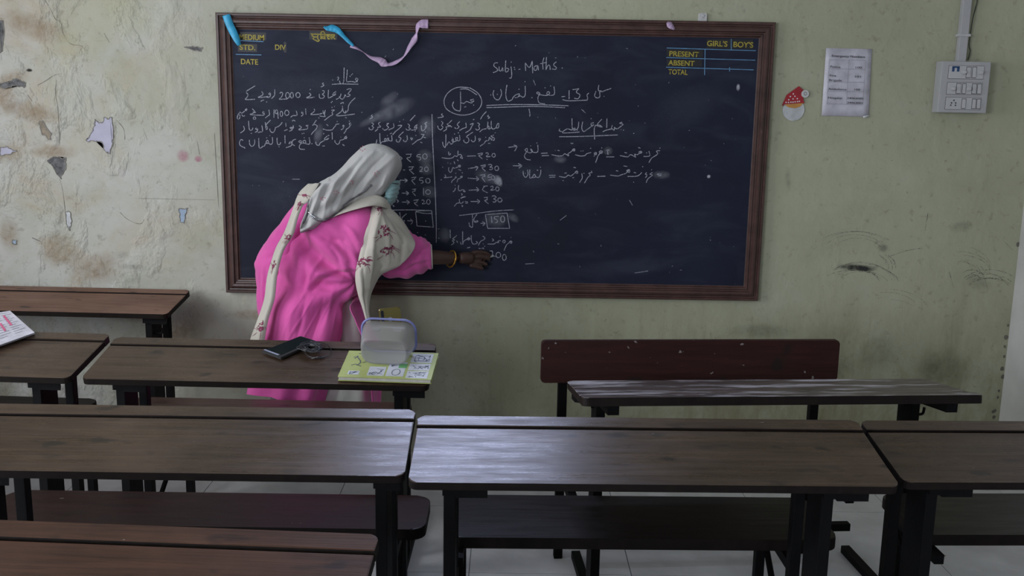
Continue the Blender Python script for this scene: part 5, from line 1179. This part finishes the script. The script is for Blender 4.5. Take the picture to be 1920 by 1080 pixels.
dline('cover_drawing', scrib(.11, .12, .2, .22, 4)+scrib(.32, .12, .46, .34, 5)+[[(.34, .18), (.40, .20), (.46, .14)], [(.43, .30), (.44, .22)]]+[[(.60+.045*math.cos(t), .24+.12*math.sin(t)) for t in [k*.7 for k in range(10)]]]+scrib(.53, .45, .60, .6, 3)+scrib(.74, .08, .93, .26, 7)+scrib(.74, .38, .93, .52, 6)+scrib(.76, .66, .92, .9, 6)+[rc4(.76, .68, .92, .88)+[(.76, .68)], rc4(.80, .70, .86, .84)+[(.80, .7)]], M_line)
dline('cover_drawing', [[(.15+.03*math.sin(t*.8), .45+.06*t) for t in range(7)], [(.08, .75), (.12, .8), (.10, .7)], [(.2, .55), (.25, .62), (.22, .7)], [(.09, .45), (.13, .5), (.2, .42)], [(.12, .9), (.2, .88), (.24, .95)]], M_line, .0016)

# plastic lunch box lying on its side
def clear_plastic():
    m, nt, b = new_mat('cloudy_plastic'); b.inputs['Base Color'].default_value = (.62, .62, .60, 1); b.inputs['Roughness'].default_value = .28
    b.inputs['Specular IOR Level'].default_value = .6
    tr = nd(nt, 'ShaderNodeBsdfTransparent'); tr.inputs[0].default_value = (.86, .86, .86, 1); tl = nd(nt, 'ShaderNodeBsdfTranslucent'); tl.inputs[0].default_value = (.6, .6, .6, 1)
    m1 = nd(nt, 'ShaderNodeMixShader'); m1.inputs[0].default_value = .4; m2 = nd(nt, 'ShaderNodeMixShader'); m2.inputs[0].default_value = .32
    out = nt.nodes['Material Output']; nt.links.new(b.outputs[0], m1.inputs[1]); nt.links.new(tl.outputs[0], m1.inputs[2])
    nt.links.new(tr.outputs[0], m2.inputs[1]); nt.links.new(m1.outputs[0], m2.inputs[2]); nt.links.new(m2.outputs[0], out.inputs[0]); return m
M_cloud = clear_plastic(); M_rim = simple('blue_plastic_rim', (.17, .19, .42), .35)
base = on(T3, 721, 683, TBH+.0062); A_ = (Y3+X3*.06).normalized(); Bx = (X3-A_*X3.dot(A_)).normalized(); Cz = Bx.cross(A_).normalized()
lb = empty('lunch_box', base, label='cloudy plastic lunch box with blue rim standing on its side on the textbook', cat='box')
def rr3(w, h, r, z0, dpt, inset=0, n=6):
    pts = rrect(-w/2, z0, w/2, z0+h, r, n=n); return [base+Bx*p[0]+Cz*p[1]+A_*dpt for p in pts]
rws = [(.142, .078, .030, .006, .004), (.156, .090, .036, .001, .0), (.163, .098, .036, 0.0, .012), (.173, .110, .036, 0.0, .05), (.181, .119, .036, 0.0, .088)]
bm = bmesh.new(); rings = [[bm.verts.new(p) for p in rr3(*q)] for q in rws]; k = len(rings[0])
bm.faces.new(rings[0])
for a, b in zip(rings[:-1], rings[1:]):
    for i in range(k): bm.faces.new((a[i], a[(i+1) % k], b[(i+1) % k], b[i]))
solid(rel(fin('tub', bm, M_cloud, smooth=True), lb), .0016)
bm = bmesh.new(); rp = rr3(.188, .127, .040, -.001, .092); add_tube(bm, [rp[-1]]+rp+[rp[0]], .0045, 6, False); rel(fin('rim', bm, M_rim, smooth=True, label='blue rim'), lb)
for sx in (-.035, .04):
    bm = bmesh.new(); M4 = Matrix.Translation(base+Bx*sx+Cz*.108+A_*.05)@Matrix((( *Bx, 0), (*A_, 0), (*Cz, 0), (0, 0, 0, 1))).transposed().to_4x4()
    add_box(bm, (-.013, -.012, -.001), (.013, .012, .001), M4); rel(fin('catch', bm, M_cloud), lb)
# gold phone standing behind, leaning on the lunch box
pb = on(T3, 729, 668, .002)+Y3*.11; 
ph = empty('smartphone', pb, label='gold smartphone propped upright behind the lunch box, camera towards the viewer', cat='phone')
M_goldph = simple('gold_phone_glass', (.17, .145, .05), .18, .6, .1, 6); M_lens = simple('lens_glass', (.01, .012, .02), .1); M_lens2 = simple('sensor_ring', (.16, .18, .20), .3)
fw = U(732, 600, pb.y-.0)-pb; PT = U(729.5, 577, pb.y+.012); up_ = (PT-pb).normalized(); rt = Vector((1, .05, 0)); rt = (rt-up_*rt.dot(up_)).normalized(); nn = rt.cross(up_)
nn = -nn if nn.y > 0 else nn; hgt = (PT-pb).length
MP = Matrix(((rt.x, up_.x, nn.x, pb.x), (rt.y, up_.y, nn.y, pb.y), (rt.z, up_.z, nn.z, pb.z), (0, 0, 0, 1)))
wph = .038*(pb.y/3.3)
bm = bmesh.new(); add_prism(bm, rrect(-wph, 0, wph, hgt, .009), -.008, 0, .002, MP); rel(fin('phone_body', bm, M_goldph), ph)
bm = bmesh.new(); add_prism(bm, rrect(-wph+.007, hgt-.048, -wph+.017, hgt-.008, .004), 0, .0012, .0004, MP); rel(fin('camera_lens', bm, M_lens), ph)
bm = bmesh.new(); add_prism(bm, [(.0+.008*math.cos(a), hgt-.042+.008*math.sin(a)) for a in [2*PI*k/16 for k in range(16)]], 0, .0008, 0, MP); rel(fin('fingerprint_sensor', bm, M_lens2), ph)

# black phone lying flat with earphones on top
fp = empty('smartphone', on(T3, 545, 655), label='black phone lying face up on the desk under a tangle of earphones', cat='phone')
hexa('phone_body', T3, [(492, 662), (527, 675), (596, 644), (565, 634)], .005, .0145, M_black, fp, .002)
M_endstrip = simple('screen_edge_strip', (.30, .32, .42), .2)  # pale colour of the strip at the phone's end
def strip3(pix, h): 
    bm = bmesh.new(); bm.faces.new([bm.verts.new(on(T3, *p, h)) for p in pix]); return bm
rel(fin('screen', strip3([(500, 655.5), (528, 665.5), (588, 638.5), (562, 630.5)], .0148), simple('phone_screen', (.008, .012, .012), .12)), fp)
rel(fin('screen_edge', strip3([(493.5, 656), (497, 654.5), (524, 664.5), (520.5, 666)], .0151), M_endstrip, label='pale strip at the phone end'), fp)
ep = empty('earphones', on(T3, 585, 655, .01), label='tangled black earphone cable heaped at the end of the black phone', cat='earphones')
rc_ = random.Random(21); M_cable = simple('black_cable', (.022, .024, .03), .35)
for k in range(7):
    pts = []
    cx, cyy = 584+rc_.uniform(-8, 10), 650+rc_.uniform(-3, 3)
    for i in range(14):
        a = i*1.15+k; rx = rc_.uniform(10, 24); ry = rc_.uniform(5, 13); pts.append(on(T3, cx+rx*math.cos(a), cyy+ry*math.sin(a)*.75, .0205+rc_.uniform(0, .010)))
    bm = bmesh.new(); add_tube(bm, [crom(pts, i/4) for i in range((len(pts)-1)*4+1)], .0016, 5); rel(fin('cable', bm, M_cable, smooth=True), ep)
pts = [on(T3, *q) for q in ((588, 640, .022), (602, 642, .018), (616, 648, .006), (621, 657, .007), (617, 665, .006), (606, 670, .006), (594, 668, .006))]
bm = bmesh.new(); add_tube(bm, [crom(pts, i/5) for i in range(31)], .0014, 6); rel(fin('cable', bm, M_cable, smooth=True), ep)
pts = [on(T3, *q) for q in ((566, 645, .016), (572, 662, .006), (585, 670, .006), (600, 671, .006))]
bm = bmesh.new(); add_tube(bm, [crom(pts, i/5) for i in range(16)], .0014, 6); rel(fin('cable', bm, M_cable, smooth=True), ep)
for (a, b) in (((584, 672), (595, 670)), ((598, 671.5), (609, 669.5))):
    bm = bmesh.new(); add_tube(bm, [on(T3, *a, .005), on(T3, *b, .005)], [.0036, .0028], 8); rel(fin('earbud', bm, M_cable if a[0] > 590 else M_silver), ep)
bm = bmesh.new(); add_tube(bm, [on(T3, 578, 648, .02), on(T3, 590, 647, .024), on(T3, 597, 650, .02)], [.006, .009, .006], 8); rel(fin('cable_plug', bm, M_cable, smooth=True), ep)

# open book on the left desk
TL = D['leftrow3'][1]; NL = (TL.to_3x3()@Vector((0, 0, 1))).normalized()
ob_ = empty('open_book', on(TL, 20, 630), label='open book with white printed pages on the desk at the left edge', cat='book')
def page(name, pix, h0, h1, mat, bev=.0008):
    bm = bmesh.new(); b0 = [on(TL, *p, h0) for p in pix]; a = [bm.verts.new(p) for p in b0]; b = [bm.verts.new(p+NL*(h1-h0)+Vector((0, 0, 0))) for p in b0]; k = len(pix)
    bm.faces.new(a[::-1]); bm.faces.new(b)
    for i in range(k): bm.faces.new((a[i], a[(i+1) % k], b[(i+1) % k], b[i]))
    if bev: bmesh.ops.bevel(bm, geom=list(bm.edges), offset=bev, segments=1, affect='EDGES')
    return rel(fin(name, bm, mat), ob_)
page('page_block', [(-60, 672), (66, 627), (20, 588), (-75, 602)], .0055, .016, M_paper, .002)
page('page', [(-58, 668), (65, 624), (19, 583), (-73, 597)], .017, .0182, M_paper, .0004)
def bl(u, v):
    A0, B0, C0, D0 = (-58, 664), (65, 620), (19, 579), (-73, 593)
    return ((A0[0]*(1-u)+B0[0]*u)*(1-v)+(D0[0]*(1-u)+C0[0]*u)*v, (A0[1]*(1-u)+B0[1]*u)*(1-v)+(D0[1]*(1-u)+C0[1]*u)*v)
M_pk = simple('pink_print', (.50, .10, .20), .7)
for k in range(11):
    v = .12+k*.075
    for (u0, u1) in ((.50, .70 if k % 3 else .62), (.74, .92 if k % 2 else .86)):
        bm = bmesh.new(); bm.faces.new([bm.verts.new(on(TL, *bl(*q), .0188)) for q in ((u0, v), (u1, v), (u1, v+.016), (u0, v+.016))]); rel(fin('printed_line', bm, M_grey), ob_)
for (a, b, c, d) in ((.76, .42, .80, .80), (.62, .30, .655, .58)):
    bm = bmesh.new(); bm.faces.new([bm.verts.new(on(TL, *bl(*q), .0192)) for q in rc4(a, b, c, d)]); rel(fin('printed_block', bm, M_pk, label='pink print'), ob_)
# dry leaf scrap on the floor
bm = bmesh.new(); c = UZ(1765, 1045, 0); vs = [bm.verts.new(c+Vector((x, y, z))) for x, y, z in ((-.016, 0, .003), (-.006, .008, .007), (.006, .006, .004), (.016, -.002, .009), (.004, -.008, .004), (-.008, -.006, .006))]; bm.faces.new(vs)
solid(setp(fin('dry_leaf', bm, simple('dry_leaf', (.30, .22, .15), .8)), label='small dry brown leaf scrap on the floor under the right desk', cat='leaf'), .001)
